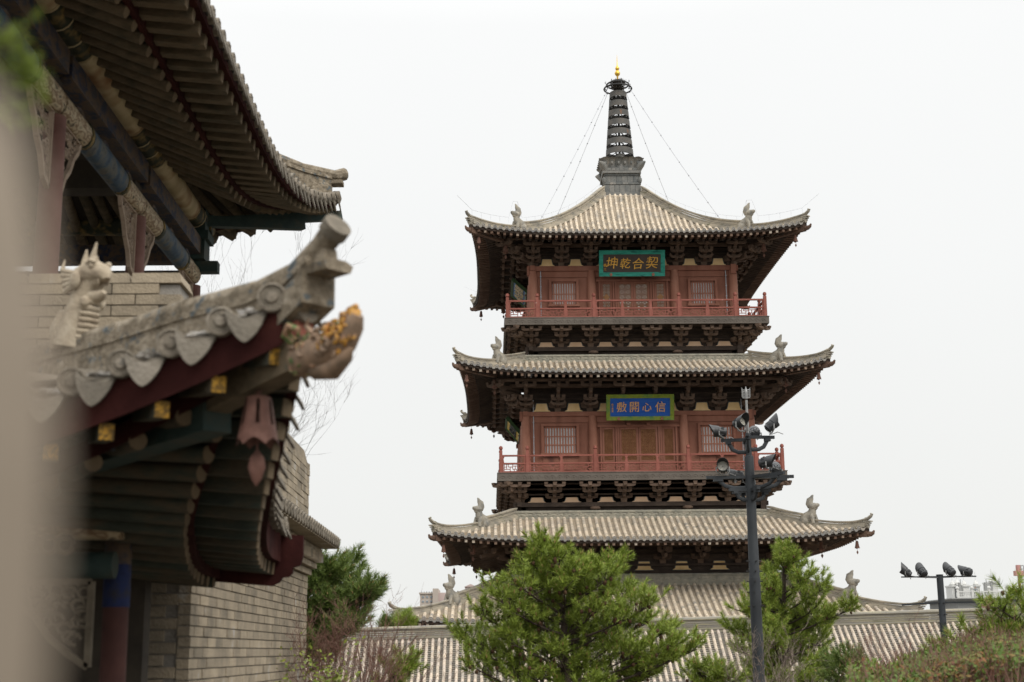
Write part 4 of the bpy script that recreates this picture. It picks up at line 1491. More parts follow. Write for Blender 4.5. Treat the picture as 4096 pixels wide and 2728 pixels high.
for (a, b, t, y0) in ((16, 38, 2343, 3), (41, 66, 2336, 4), (66, 90, 2342, 3.5), (122, 138, 2342, 4), (178, 212, 2330, 4)):
    tw = MB(); tw.b2(a * kw, b * kw, y0, y0 + 3, zf, zw(t)); tw.b2((a - 2) * kw, (b + 2) * kw, y0 - .2, y0 + 3.2, zw(t), zw(t) + .25)
    tw.lathe([(.35, 0), (.45, .2), (.2, .6), (.1, .7)], 8, ((a + b) / 2 * kw, y0 + 1, zw(t) + .25)); tw.tube([((a + b) / 2 * kw, y0 + 1, zw(t) + .9), ((a + b) / 2 * kw, y0 + 1, zw(t) + 2.3)], .04, 4)
    tw_o = tw.build('roof_turret', WHT, wb)
    if a == 16:
        dr = MB(); dr.b2(27 * kw, 35 * kw, y0 - .06, y0 + .05, zf, zf + 2.2); dr.build('doorway', LAMPB, tw_o)
for (x, t) in ((38, 2327), (142, 2327), (166, 2325)):
    w_ = MB(); w_.b2(x * kw, (x + 8) * kw, 2.2, 2.6, zf + .4, zw(t)); w_.tube([((x + 9) * kw, 2.4, zw(2352)), ((x + 9) * kw, 2.4, zw(t) + .5)], .06, 5); w_.build('antenna_panel', GRY, wb)
w_ = MB(); w_.ell((120 * kw, -.9, zw(2416)), 1.0, .2, .95, 10, 6, .18); w_.ell((108 * kw, -.9, zw(2424)), .6, .2, .5, 8, 6, .2); w_.ell((122 * kw, -.9, zw(2424)), .6, .2, .5, 8, 6, .2)
w_.build('roof_emblem', PINK, wb)


def person(loc, h, label, shirt, legs, pose):
    root = empty('person', loc)
    tag(root, label, 'person')
    s = h / 1.75
    sk = [Vector(p) * s for p in [(0, 0, .95), (0, 0, 1.15), (0, 0, 1.42), (0, 0, 1.52), (.0, -.01, 1.66), (.20, 0, 1.40), (-.20, 0, 1.40)]]
    if pose == 'akimbo':
        arms = [[(.20, 0, 1.40), (.42, .03, 1.18), (.18, -.06, 1.02)], [(-.20, 0, 1.40), (-.42, .03, 1.18), (-.18, -.06, 1.02)]]
    else:
        arms = [[(.20, 0, 1.40), (.26, -.1, 1.15), (.12, -.25, 1.05)], [(-.20, 0, 1.40), (-.26, -.1, 1.15), (-.12, -.25, 1.05)]]
    b = MB()
    b.M = Matrix.Scale(s, 4)
    b.tube([(0, 0, .88), (0, 0, 1.05), (0, 0, 1.25), (0, 0, 1.40), (0, 0, 1.46)], [.16, .15, .18, .19, .08], 10, flat=.65, up=(0, 1, 0))
    for a in arms:
        b.tube(a, [.075, .055, .045], 7)
        b.ell(a[-1], .05, .05, .06, 6, 4)
    b.cur = 1
    for sx in (-1, 1):
        b.tube([(sx * .09, 0, .95), (sx * .10, -.01, .50), (sx * .11, .02, .06)], [.10, .07, .05], 8)
        b.ell((sx * .11, -.06, .04), .05, .12, .04, 7, 4)
    b.cur = 2
    b.tube([(0, 0, 1.44), (0, 0, 1.54)], .055, 7)
    b.ell((0, 0, 1.64), .09, .105, .125, 10, 7)
    b.ell((0, -.10, 1.63), .018, .03, .025, 5, 4)
    b.build('body', [shirt, legs, mat('skin', [(.35, .22, .16), (.40, .26, .19)], 3)], root, 60)
    hr_ = MB(); hr_.M = Matrix.Scale(s, 4); hr_.ell((0, .02, 1.68), .098, .105, .11, 10, 7); hr_.build('hair', BLACKP, root, 60)
    return root


CLG = mat('grey_shirt', [(.12, .14, .16), (.24, .26, .28)], 20)
CLB = mat('blue_grey_trousers', [(.05, .06, .08), (.09, .10, .12)], 5)
pz = zf - 4
pp = at(3905, 2380, DW + .4)
person((pp.x, DW + .6, pz), 1.72, 'person in grey standing with hands on hips at the terrace balustrade', CLG, CLB, 'akimbo')
pp = at(3925, 2380, DW + .4)
person((pp.x, DW + .9, pz - .9), 1.6, 'person with dark hair just visible behind the balusters, nearer the standing figure', CLB, CLB, 'rest')
pp = at(3933, 2380, DW + .4)
person((pp.x, DW + .9, pz - .85), 1.65, 'person with dark hair just visible behind the balusters, farther from the standing figure', CLG, CLB, 'rest')
# pink lattice mast at the picture's right edge
cm0 = at(4083, 2400, 180)
kc = 180 / 5689
cmast = empty('steel_tower', (cm0.x, 180, -4))
tag(cmast, 'pink steel tower with a cross block at the far right behind the pine', 'tower')
zc_ = lambda py: at(4083, py, 180).z + 4
w_ = MB(); w_.b2(-3.5 * kc, 3.5 * kc, -.15, .15, 0, zc_(2260)); w_.build('column', PINK, cmast)
w_ = MB(); w_.b2(-16 * kc, 16 * kc, -.4, .4, zc_(2303), zc_(2283)); w_.build('cross_block', PINK, cmast)
w_ = MB(); w_.b2(-6 * kc, 6 * kc, -.3, .3, zc_(2283), zc_(2260)); w_.build('head', PINK, cmast)
w_ = MB()
for s in (12, 22):
    w_.tube([(s * kc, 0, 0), (s * kc, 0, zc_(2261))], .06, 5)
for i in range(14):
    w_.tube([(6 * kc, 0, zc_(2262 + i * 14)), (22 * kc, 0, zc_(2262 + i * 14))], .05, 4)
w_.build('ladder', GRY, cmast)

# ------------------------------------------------------------------ trees and shrubs
NEED = mat('pine_needles', [(.10, .145, .020), (.175, .24, .030), (.25, .32, .045), (.33, .40, .08)], 1.1, .6, island=.75, spec=.35)
NEEDD = mat('pine_needles_dark', [(.060, .100, .024), (.105, .155, .034), (.15, .21, .045), (.21, .265, .065)], 1.1, .6, island=.75, spec=.35)
BARK = mat('pine_bark', [(.035, .026, .020), (.075, .055, .042)], 8, .95, .8, 30)
CONE = mat('pine_cone', [(.05, .028, .014), (.10, .055, .028)], 8, .9)
BUD = mat('pine_bud', [(.32, .19, .09), (.42, .27, .14)], 8, .8)
TWIGR = mat('red_twigs', [(.105, .050, .038), (.17, .090, .068), (.24, .16, .125)], 2.0, .9, island=.6)
TWIGG = mat('grey_twigs', [(.13, .10, .08), (.22, .175, .14), (.30, .25, .21)], 2.0, .9, island=.6)
TWIGD = mat('dark_twigs', [(.05, .04, .035), (.09, .07, .06)], 2.0, .9)


def needles(mb, p, d, L, n, nl, w, R, spread=1.0):
    """bottle-brush shoot: needles around a twig from p along d"""
    d = d.normalized()
    u = d.orthogonal().normalized(); v = d.cross(u)
    vs, fs = [], []
    for i in range(n):
        t = R.random() ** .8
        a = R.uniform(0, 6.2832)
        out = u * math.cos(a) + v * math.sin(a)
        tilt = R.uniform(.35, 1.35) * spread * (1.15 - .5 * t)
        nd = (d * math.cos(tilt) + out * math.sin(tilt)).normalized()
        b = p + d * (L * t)
        s = nd.cross(Vector((R.uniform(-1, 1), R.uniform(-1, 1), R.uniform(-1, 1)))).normalized() * (w * .5)
        l_ = nl * R.uniform(.75, 1.15)
        tip = b + nd * l_ + Vector((0, 0, -.006))
        o = len(vs)
        vs += [b - s, b + s, tip]
        fs.append((o, o + 1, o + 2))
    mb.add(vs, fs)


def pine(label, base_px, D, tips, name='pine_tree', dark=False, dens=1.0, nl=.105, zbase=0.0, seed=1, depth=.9, trunk_px=None, shoots=7, cones=.35, sl=.16, group='pines in front of the hall', drop=.06):
    """tips: branch ends measured in the photograph (2354 px wide copy); each branch runs back to the trunk"""
    R = random.Random(seed)
    K = 4096 / 2354
    root_p = at(base_px[0] * K, base_px[1] * K, D)
    tree = empty(name, (root_p.x, D, zbase))
    tag(tree, label, 'pine tree', group)
    org = Vector((root_p.x, D, zbase))
    wood, crown, cone, bud = MB(), MB(), MB(), MB()
    tp = [at(x * K, y * K, D) - org for (x, y) in (trunk_px or [base_px, tips[0]])]
    if tp[0].z > .05:
        tp = [Vector((tp[0].x * .6, 0, 0))] + tp
    topz = tp[-1].z
    n = len(tp)
    wood.tube(tp, [max(.018, .10 * (1 - i / n)) for i in range(n)], 8)

    def trunk_at(z):
        for i in range(1, len(tp)):
            if tp[i].z >= z:
                t = (z - tp[i - 1].z) / max(1e-6, tp[i].z - tp[i - 1].z)
                return tp[i - 1].lerp(tp[i], max(0, min(1, t)))
        return tp[-1]
    for j, (x, y) in enumerate(tips):
        e = at(x * K, y * K, D) - org - Vector((0, 0, drop))
        lim = depth * (.35 + .65 * min(1, (topz - e.z + .3) / 1.2))
        e = e + Vector((0, R.uniform(-lim, lim), 0))
        hor = math.hypot(e.x - trunk_at(e.z).x, e.y)
        a = trunk_at(max(.2, e.z - .25 * hor - .15))
        mid = a.lerp(e, .5) + Vector((R.uniform(-.06, .06), R.uniform(-.06, .06), -.06 * hor + R.uniform(-.05, .05)))
        pts = []
        for i in range(7):
            t = i / 6
            pts.append(a * (1 - t) ** 2 + mid * 2 * t * (1 - t) + e * t * t)
        wood.tube(pts, [.020 * (1 - t / 7) * (.6 + .4 * min(1, hor)) + .004 for t in range(7)], 5)
        ln = sum((pts[i + 1] - pts[i]).length for i in range(6))
        ns = max(6, int(shoots * dens * 1.55 * (.6 + ln * .9)))
        for s in range(ns):
            t = 1 - (R.random() ** 1.5) * min(.85, .55 / max(.35, ln) + .25)
            if s == 0:
                t = 1.0
            f = t * 6; i0 = min(5, int(f))
            p = pts[i0].lerp(pts[i0 + 1], f - i0)
            bd = (pts[min(6, i0 + 1)] - pts[max(0, i0 - 1)]).normalized()
            if s == 0:
                d = bd + Vector((0, 0, .5))
                q = p
            else:
                d = bd * R.uniform(.1, .9) + Vector((R.uniform(-1, 1), R.uniform(-1, 1), R.uniform(-.15, 1.1)))
                d.normalize()
                L = R.uniform(.05, .24)
                q = p + d * L
                wood.tube([p, q], [.007, .005], 3)
                d = d + Vector((0, 0, .45))
            L2 = sl * R.uniform(.7, 1.25)
            needles(crown, q, d, L2, int(56 * dens), nl, .0105, R)
            if R.random() < .45:
                bt = q + d.normalized() * L2
                bud.tube([bt - d.normalized() * .01, bt + d.normalized() * .045], [.010, .003], 4)
            if R.random() < cones * .3:
                c = q + Vector((R.uniform(-.03, .03), R.uniform(-.05, 0), -.03))
                cone.ell(c, .026, .026, .032, 6, 4, .15)
    wood.build('trunk', BARK, tree, 60)
    tag(crown.build('crown', NEEDD if dark else NEED, tree))
    if cone.v:
        stuff(cone.build('cones', CONE, tree))
    if bud.v:
        stuff(bud.build('buds', BUD, tree))
    return tree


pine('broad bright green pine with a forked spiky top before the pagoda, the largest pine', (1300, 1568), 21.0,
     [(1247, 1243), (1240, 1262), (1265, 1270), (1285, 1278), (1205, 1302), (1228, 1295), (1340, 1290), (1362, 1302), (1320, 1305), (1420, 1290), (1405, 1312), (1388, 1328), (1195, 1345), (1300, 1325), (1350, 1350),
      (1130, 1350), (1150, 1378), (1100, 1402), (1120, 1412), (1170, 1400), (1205, 1430), (1160, 1462), (1480, 1388), (1500, 1420), (1445, 1355), (1470, 1400), (1520, 1450), (1540, 1472), (1592, 1482), (1570, 1502),
      (1066, 1455), (1085, 1482), (1112, 1500), (1140, 1522), (1088, 1522), (1200, 1500), (1250, 1480), (1350, 1450), (1400, 1480), (1450, 1500), (1420, 1540), (1350, 1545), (1255, 1545), (1185, 1552), (1500, 1540),
      (1300, 1400), (1340, 1422), (1250, 1372), (1290, 1352), (1220, 1330), (1260, 1310), (1380, 1365), (1410, 1400), (1440, 1440), (1320, 1380), (1240, 1420), (1190, 1380), (1290, 1440), (1360, 1400), (1230, 1350), (1450, 1470), (1390, 1440), (1310, 1560), (1210, 1540), (1380, 1560), (1470, 1550), (1540, 1510), (1330, 1335), (1270, 1295), (1395, 1350), (1280, 1500), (1330, 1500), (1220, 1470)],
     seed=11, dens=1.15, shoots=9, trunk_px=[(1300, 1568), (1302, 1520), (1288, 1480), (1300, 1430), (1285, 1380), (1265, 1320), (1248, 1262)], cones=.5)
pine('dense upright pine right behind the tall floodlight mast', (1800, 1568), 30.0,
     [(1803, 1268), (1790, 1290), (1820, 1288), (1775, 1318), (1838, 1302), (1850, 1320), (1805, 1310), (1760, 1345), (1830, 1345), (1868, 1352), (1720, 1372), (1745, 1380), (1790, 1370), (1700, 1400), (1735, 1410), (1860, 1390), (1890, 1408), (1930, 1396), (1915, 1420), (1840, 1400),
      (1690, 1440), (1720, 1455), (1760, 1440), (1800, 1420), (1870, 1440), (1895, 1450), (1700, 1490), (1740, 1500), (1780, 1480), (1830, 1470), (1868, 1490), (1895, 1500), (1850, 1530), (1800, 1520), (1760, 1540), (1720, 1530), (1880, 1545), (1825, 1555), (1770, 1565), (1720, 1560), (1850, 1420), (1785, 1345), (1815, 1380), (1750, 1470), (1810, 1450), (1880, 1470), (1770, 1400), (1845, 1450)],
     seed=12, dens=1.2, shoots=11, sl=.2, nl=.12, depth=1.1, cones=.2)
pine('dark pine with drooping long needles beside the brick wall end', (700, 1568), 22.0,
     [(735, 1300), (760, 1300), (800, 1292), (815, 1305), (775, 1320), (745, 1335), (720, 1345), (790, 1335), (845, 1370), (830, 1362), (805, 1385), (850, 1360), (780, 1390), (750, 1385), (720, 1390), (820, 1405), (795, 1420), (760, 1420), (730, 1430), (800, 1440), (770, 1455), (740, 1465), (820, 1440), (725, 1500), (760, 1495), (705, 1420), (700, 1360), (790, 1400), (715, 1310), (840, 1380), (765, 1440), (700, 1470)],
     dark=True, seed=13, dens=1.25, shoots=10, sl=.2, nl=.13, depth=.8, cones=.35, trunk_px=[(690, 1568), (695, 1450), (700, 1380), (712, 1310)])
pine('long needled pine at the right edge above the hedge', (2370, 1568), 17.0,
     [(2275, 1365), (2290, 1385), (2330, 1345), (2345, 1360), (2315, 1395), (2350, 1395), (2285, 1415), (2330, 1425), (2260, 1430), (2300, 1445), (2350, 1440), (2230, 1432), (2205, 1445), (2190, 1465), (2235, 1460), (2270, 1465), (2320, 1470), (2350, 1480), (2215, 1485), (2250, 1490), (2300, 1490), (2180, 1500), (2210, 1510), (2260, 1515), (2345, 1410), (2170, 1520), (2310, 1420), (2340, 1455), (2245, 1475), (2285, 1440)],
     seed=14, dens=1.0, shoots=4, sl=.17, nl=.13, depth=.4, drop=.17, cones=.3, trunk_px=[(2370, 1568), (2372, 1480), (2365, 1400), (2358, 1340)])
pine('small low pine beside the hedge, right of the dense pine', (1960, 1568), 24.0,
     [(1950, 1508), (1925, 1515), (1975, 1520), (1940, 1530), (1965, 1540), (1920, 1545), (1985, 1550), (1945, 1558), (1910, 1560), (1930, 1525), (1958, 1528)], dark=True, seed=15, dens=1.1, shoots=9, depth=.35, sl=.16, nl=.11, cones=.1)
pine('low pine bough at the bottom edge between the two big pines', (1635, 1580), 23.0,
     [(1600, 1535), (1625, 1540), (1655, 1545), (1590, 1555), (1640, 1560), (1670, 1560), (1615, 1560), (1690, 1565), (1650, 1535)], seed=16, dens=1.1, shoots=8, depth=.3, sl=.16, nl=.11, cones=.1)
pine('single pine bough reaching in from the shrubs over the hall roof', (880, 1580), 20.0,
     [(935, 1540), (920, 1548), (945, 1535), (910, 1556), (930, 1530)], seed=17, dens=1.1, shoots=9, depth=.15, sl=.15, nl=.11, cones=.0)
pine('tiny far pine top showing over the hall ridge left of the lowest eave', (895, 1470), 75.0, [(890, 1432), (885, 1440), (905, 1436), (912, 1442), (896, 1444), (880, 1444)], zbase=-4, seed=18, dens=1.2, shoots=10, sl=.4, nl=.3, depth=.6, cones=0, dark=True, group='pine tops behind the hall ridge')
pine('tiny bright pine top showing just under the corner of the lowest eave', (932, 1470), 62.5, [(932, 1420), (926, 1432), (940, 1432), (930, 1440), (942, 1442), (920, 1442)], zbase=-4, seed=19, dens=1.2, shoots=10, sl=.35, nl=.26, depth=.4, cones=0, group='pine tops behind the hall ridge')


def branch(mb, p, d, L, r, depth, R, droop=.0, spread=.55, tipl=None):
    pts = [p]
    rr = [r]
    n = 4
    dd = d.normalized()
    for i in range(n):
        dd = (dd + Vector((R.uniform(-1, 1), R.uniform(-1, 1), R.uniform(-.7, .9))) * .22 + Vector((0, 0, droop))).normalized()
        pts.append(pts[-1] + dd * (L / n))
        rr.append(r * (1 - .55 * (i + 1) / n))
    mb.tube(pts, rr, 4 if r > .008 else 3, caps=False)
    if tipl is not None and depth <= 1:
        tipl.append((pts[-1], dd)); tipl.append((pts[2], dd))
    if depth <= 0:
        return
    for k in range(R.choice((2, 3, 3, 4))):
        i = R.choice((1, 2, 3, 4, 4))
        nd = (dd + Vector((R.uniform(-1, 1), R.uniform(-1, 1), R.uniform(-.4, 1.0))) * spread * 1.5).normalized()
        branch(mb, pts[i], nd, L * R.uniform(.5, .78), max(.0022, rr[i] * .62), depth - 1, R, droop, spread, tipl)


def shrub(label, spots, D, h, m, seed, depth=4, r=.02, cat='shrub', name='bare_shrub', droop=0, leafm=None, leaves=0, spread=.55, zbase=0.0, group=None, lean=(0, 0), dj=1.2, lsz=.03, fit=.95):
    R = random.Random(seed)
    K = 4096 / 2354
    c = at(sum(s[0] for s in spots) / len(spots) * K, 1560 * K, D)
    o = empty(name, (c.x, D, zbase))
    tag(o, label, cat, group)
    mb = MB(); tips = []
    for (x, y) in spots:
        e = at(x * K, y * K, D) - Vector((c.x, D, zbase))
        e.y += R.uniform(-dj, dj)
        base = Vector((e.x * .7 + R.uniform(-.15, .15), e.y * .8, 0))
        up = Vector((e.x - base.x + lean[0], e.y - base.y + lean[1], e.z)) * fit
        n0 = up.length
        st = base + up * .35
        mb.tube([base, base + up * .2 + Vector((R.uniform(-.04, .04), 0, 0)), st], [r * 1.5, r * 1.3, r], 5)
        branch(mb, st, up, n0 * .40, r, depth, R, droop, spread, tips)
    mb.build('branches', m, o)
    if leafm and leaves:
        lf = MB()
        for i in range(leaves):
            p, d = R.choice(tips)
            p = p + Vector((R.uniform(-.08, .08), R.uniform(-.08, .08), R.uniform(-.08, .08)))
            a = Vector((R.uniform(-1, 1), R.uniform(-1, 1), R.uniform(-.3, 1))).normalized(); b = a.orthogonal().normalized()
            s = lsz * R.uniform(.6, 1.3)
            lf.add([p, p + a * s * .5 + b * s * .3, p + a * s, p + a * s * .5 - b * s * .3], [(0, 1, 2, 3)])
        lf.build('leaves', leafm, o)
    return o


YLEAF = mat('yellow_green_leaves', [(.08, .12, .015), (.16, .20, .025), (.22, .24, .04)], 2, .6, island=.8)
OLEAF = mat('russet_leaves', [(.14, .06, .02), (.22, .11, .035), (.16, .15, .04)], 2, .6, island=.8)
shrub('thicket of bare red-brown shrubs in front of the dark pine at lower left', [(715, 1450), (735, 1480), (755, 1440), (775, 1470), (800, 1430), (815, 1460), (840, 1450), (860, 1480), (880, 1450), (905, 1490), (925, 1500), (945, 1520), (830, 1500), (760, 1510), (890, 1520), (850, 1530), (790, 1530), (725, 1430), (765, 1455), (790, 1465), (825, 1445), (850, 1470), (870, 1500), (900, 1510), (735, 1500), (810, 1500), (930, 1530), (770, 1495), (745, 1460), (845, 1490), (880, 1480)], 18.0, 2, TWIGR, 21, depth=4, r=.018, spread=.6, droop=.0)
shrub('tall thin bare sapling sticking up above the red-brown thicket', [(872, 1300)], 19.0, 2, TWIGG, 22, depth=2, r=.014, spread=.35, name='bare_sapling', cat='sapling', dj=.0, fit=.8)
shrub('yellow-green shrub at the bottom by the brick wall', [(715, 1530), (730, 1545), (750, 1535), (765, 1550), (740, 1560), (780, 1555), (720, 1560)], 16.5, 1, TWIGR, 23, depth=3, r=.010, leafm=YLEAF, leaves=900, name='leafy_shrub', dj=.3, lsz=.05)
shrub('pale bare shrub in front of the dense pine and the mast foot', [(1690, 1500), (1715, 1480), (1740, 1490), (1760, 1475), (1785, 1470), (1810, 1490), (1830, 1500), (1670, 1520), (1650, 1535), (1700, 1535), (1770, 1520), (1800, 1530)], 23.0, 1.5, TWIGG, 24, depth=4, r=.020, spread=.6, dj=.4)
shrub('thin reddish bare shrub against the hall tiles left of the shorter mast', [(2010, 1470), (2035, 1460), (2060, 1450), (1990, 1500), (2025, 1500), (2085, 1490), (2050, 1520)], 22.0, 1.5, TWIGR, 25, depth=4, r=.015, spread=.55, dj=.3)
shrub('bare twiggy shrub between the hedge and the long needled pine', [(2180, 1480), (2205, 1470), (2240, 1460), (2270, 1470), (2300, 1465), (2330, 1475), (2352, 1480), (2220, 1500), (2280, 1500)], 15.2, 1.5, TWIGR, 26, depth=4, r=.012, spread=.6, dj=.3)
bt = shrub('leafless tree with fine dark twigs behind the upturned roof corner', [(420, 600), (450, 575), (475, 560), (500, 570), (520, 590), (400, 640), (540, 600), (450, 620), (500, 610), (530, 620), (470, 600), (550, 590)], 34.0, 9, TWIGD, 27, depth=5, r=.035, spread=.36, name='bare_tree', cat='tree', dj=.8, fit=.80)

# clipped hedge along the bottom right
HLEAF = mat('hedge_leaves', [(.14, .045, .016), (.18, .08, .024), (.09, .125, .016), (.06, .115, .012), (.12, .175, .02), (.18, .075, .026), (.12, .038, .016)], .8, .55, island=.35)
hedge = empty('hedge', (10, 17, 0))
tag(hedge, 'low hedge of green and rust coloured leaves at the bottom right', 'hedge')
hv, ht = MB(), MB()
R = random.Random(31)
K = 4096 / 2354


def hedge_top(px):
    return 1560 - 75 * max(0, min(1, (px - 2040) / 230.0)) ** .8 + 5 * math.sin(px * .09) + 3 * math.sin(px * .23)


for i in range(20000):
    px = R.uniform(1950, 2440)
    D = R.uniform(13.2, 17.0)
    b = at(px * K, hedge_top(px) * K, 15.0)
    x = b.x * D / 15.0
    ztop = max(.3, b.z - (15.0 - D) * .06)
    z = ztop - (R.random() ** 2.2) * .8 + R.uniform(-.04, .05)
    p = Vector((x, D, z)) - Vector((10, 17, 0))
    a = Vector((R.uniform(-1, 1), R.uniform(-1, .4), R.uniform(-.2, 1))).normalized(); c = a.orthogonal().normalized()
    s = R.uniform(.03, .075)
    hv.add([p, p + a * s * .5 + c * s * .3, p + a * s, p + a * s * .5 - c * s * .3], [(0, 1, 2, 3)])
for i in range(2600):
    px = R.uniform(1950, 2440)
    D = R.uniform(13.2, 17.0)
    b = at(px * K, hedge_top(px) * K, 15.0)
    x = b.x * D / 15.0
    zt_ = max(.35, b.z - (15.0 - D) * .06) + R.uniform(-.15, .16)
    p = Vector((x, D, zt_)) - Vector((10, 17, 0))
    q = p + Vector((R.uniform(-.15, .15), R.uniform(-.1, .1), -R.uniform(.25, .6)))
    ht.tube([q, (p + q) / 2 + Vector((R.uniform(-.03, .03), 0, 0)), p], [.006, .004, .002], 3, caps=False)
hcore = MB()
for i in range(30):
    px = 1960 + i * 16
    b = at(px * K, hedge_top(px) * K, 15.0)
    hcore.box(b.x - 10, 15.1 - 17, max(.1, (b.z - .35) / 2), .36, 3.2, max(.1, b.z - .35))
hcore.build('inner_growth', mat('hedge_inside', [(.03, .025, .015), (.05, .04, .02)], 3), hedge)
hv.build('leaves', HLEAF, hedge)
ht.build('branches', TWIGR, hedge)

# ------------------------------------------------------------------ weathered timber and paint of the near buildings
OLDR = mat('old_rafter', [(.045, .040, .026), (.085, .068, .042), (.14, .105, .065), (.055, .065, .05)], 4, .85, .4, 40, island=.35, stretch=(1.2, 3, 3))
OLDEND = mat('old_rafter_end', [(.085, .062, .038), (.17, .125, .075)], 6, .9, island=.6)
GREENR = mat('green_rafter', [(.020, .026, .020), (.036, .044, .033), (.070, .056, .036), (.03, .026, .018)], 4, .8, .3, 30, island=.4, stretch=(1, 3, 3))
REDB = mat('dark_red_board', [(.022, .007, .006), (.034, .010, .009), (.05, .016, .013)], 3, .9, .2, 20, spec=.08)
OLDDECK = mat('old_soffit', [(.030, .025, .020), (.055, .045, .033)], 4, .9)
OLDTILE = mat('old_tile', [(.095, .082, .064), (.155, .135, .105), (.22, .19, .15), (.30, .27, .225)], 9, .95, .6, 40, island=.45, dirt=((.13, .12, .10), 9, .6))
OLDDRIP = mat('old_drip_tile', [(.095, .083, .066), (.15, .132, .105), (.215, .19, .155)], 8, .95, .7, 50, island=.4)
LIMEW = mat('lime_mortar', [(.15, .135, .115), (.26, .24, .21), (.46, .44, .42)], 11, 1.0, 1.0, 40, spec=.05)
OLDRIDGE = mat('old_ridge', [(.095, .08, .058), (.17, .14, .10), (.25, .21, .155), (.34, .30, .24)], 11, .95, 1.0, 30, dirt=((.10, .115, .12), 12, .58))
COLR = mat('old_red_column', [(.105, .046, .036), (.145, .068, .054), (.185, .096, .078)], 3, .7, .15, 30)
SCROLL = mat('scroll_painted_beam', [(.06, .045, .03), (.40, .33, .22), (.16, .10, .055), (.46, .39, .27), (.09, .07, .045)], 7, .7, .1, 30, stretch=(1, .8, 2), detail=1.5)
BLUEP = mat('blue_painted_beam', [(.02, .034, .055), (.035, .065, .10), (.10, .10, .085), (.02, .028, .045)], 5, .7, .2, 30, detail=6)
BLUEM = mat('blue_brown_beam', [(.075, .048, .028), (.035, .038, .05), (.10, .066, .04), (.016, .026, .055), (.08, .05, .03)], 4, .75, .25, 30, stretch=(1, .6, 1))
CREAM = mat('cream_painted_purlin', [(.36, .29, .17), (.48, .40, .25), (.24, .13, .06)], 2.2, .7, .1, 20, detail=2)
GREENGOLD = mat('green_gold_band', [(.018, .022, .015), (.03, .035, .02), (.24, .16, .05)], 6, .7, detail=2)
FRET = mat('carved_fret', [(.24, .18, .135), (.36, .28, .21)], 8, .8, .4, 50)
TEALP = mat('teal_painted_beam', [(.014, .028, .026), (.025, .045, .040), (.05, .05, .036)], 4, .75, .1, 20)
FLOWER = mat('yellow_flower_paint', [(.30, .15, .018), (.38, .21, .025), (.05, .03, .012), (.34, .19, .025)], 55, .7)
BRICK = mat('grey_brick', [(.15, .13, .10), (.24, .203, .15), (.33, .275, .20), (.43, .355, .25)], 3.0, .95, .6, 45, island=.42, dirt=((.36, .345, .315), 3.0, .64))
MORTAR = mat('brick_mortar', [(.22, .205, .18), (.30, .28, .25)], 6, .95, .4, 50)
GLAZEO = mat('glaze_orange', [(.26, .085, .02), (.36, .15, .03), (.46, .25, .045), (.20, .11, .07), (.12, .07, .04)], 30, .45)
GLAZEG = mat('glaze_green', [(.035, .075, .025), (.08, .14, .04), (.34, .19, .12), (.05, .06, .02)], 22, .45)
GLAZEB = mat('glaze_body', [(.13, .095, .065), (.22, .15, .10), (.30, .20, .13)], 12, .6)
TERRA = mat('bell_terracotta', [(.075, .034, .024), (.12, .056, .041), (.165, .085, .065)], 12, .7)
CREAMST = mat('cream_stone_beast', [(.25, .20, .145), (.36, .30, .22), (.44, .38, .29)], 9, .95, .5, 40)


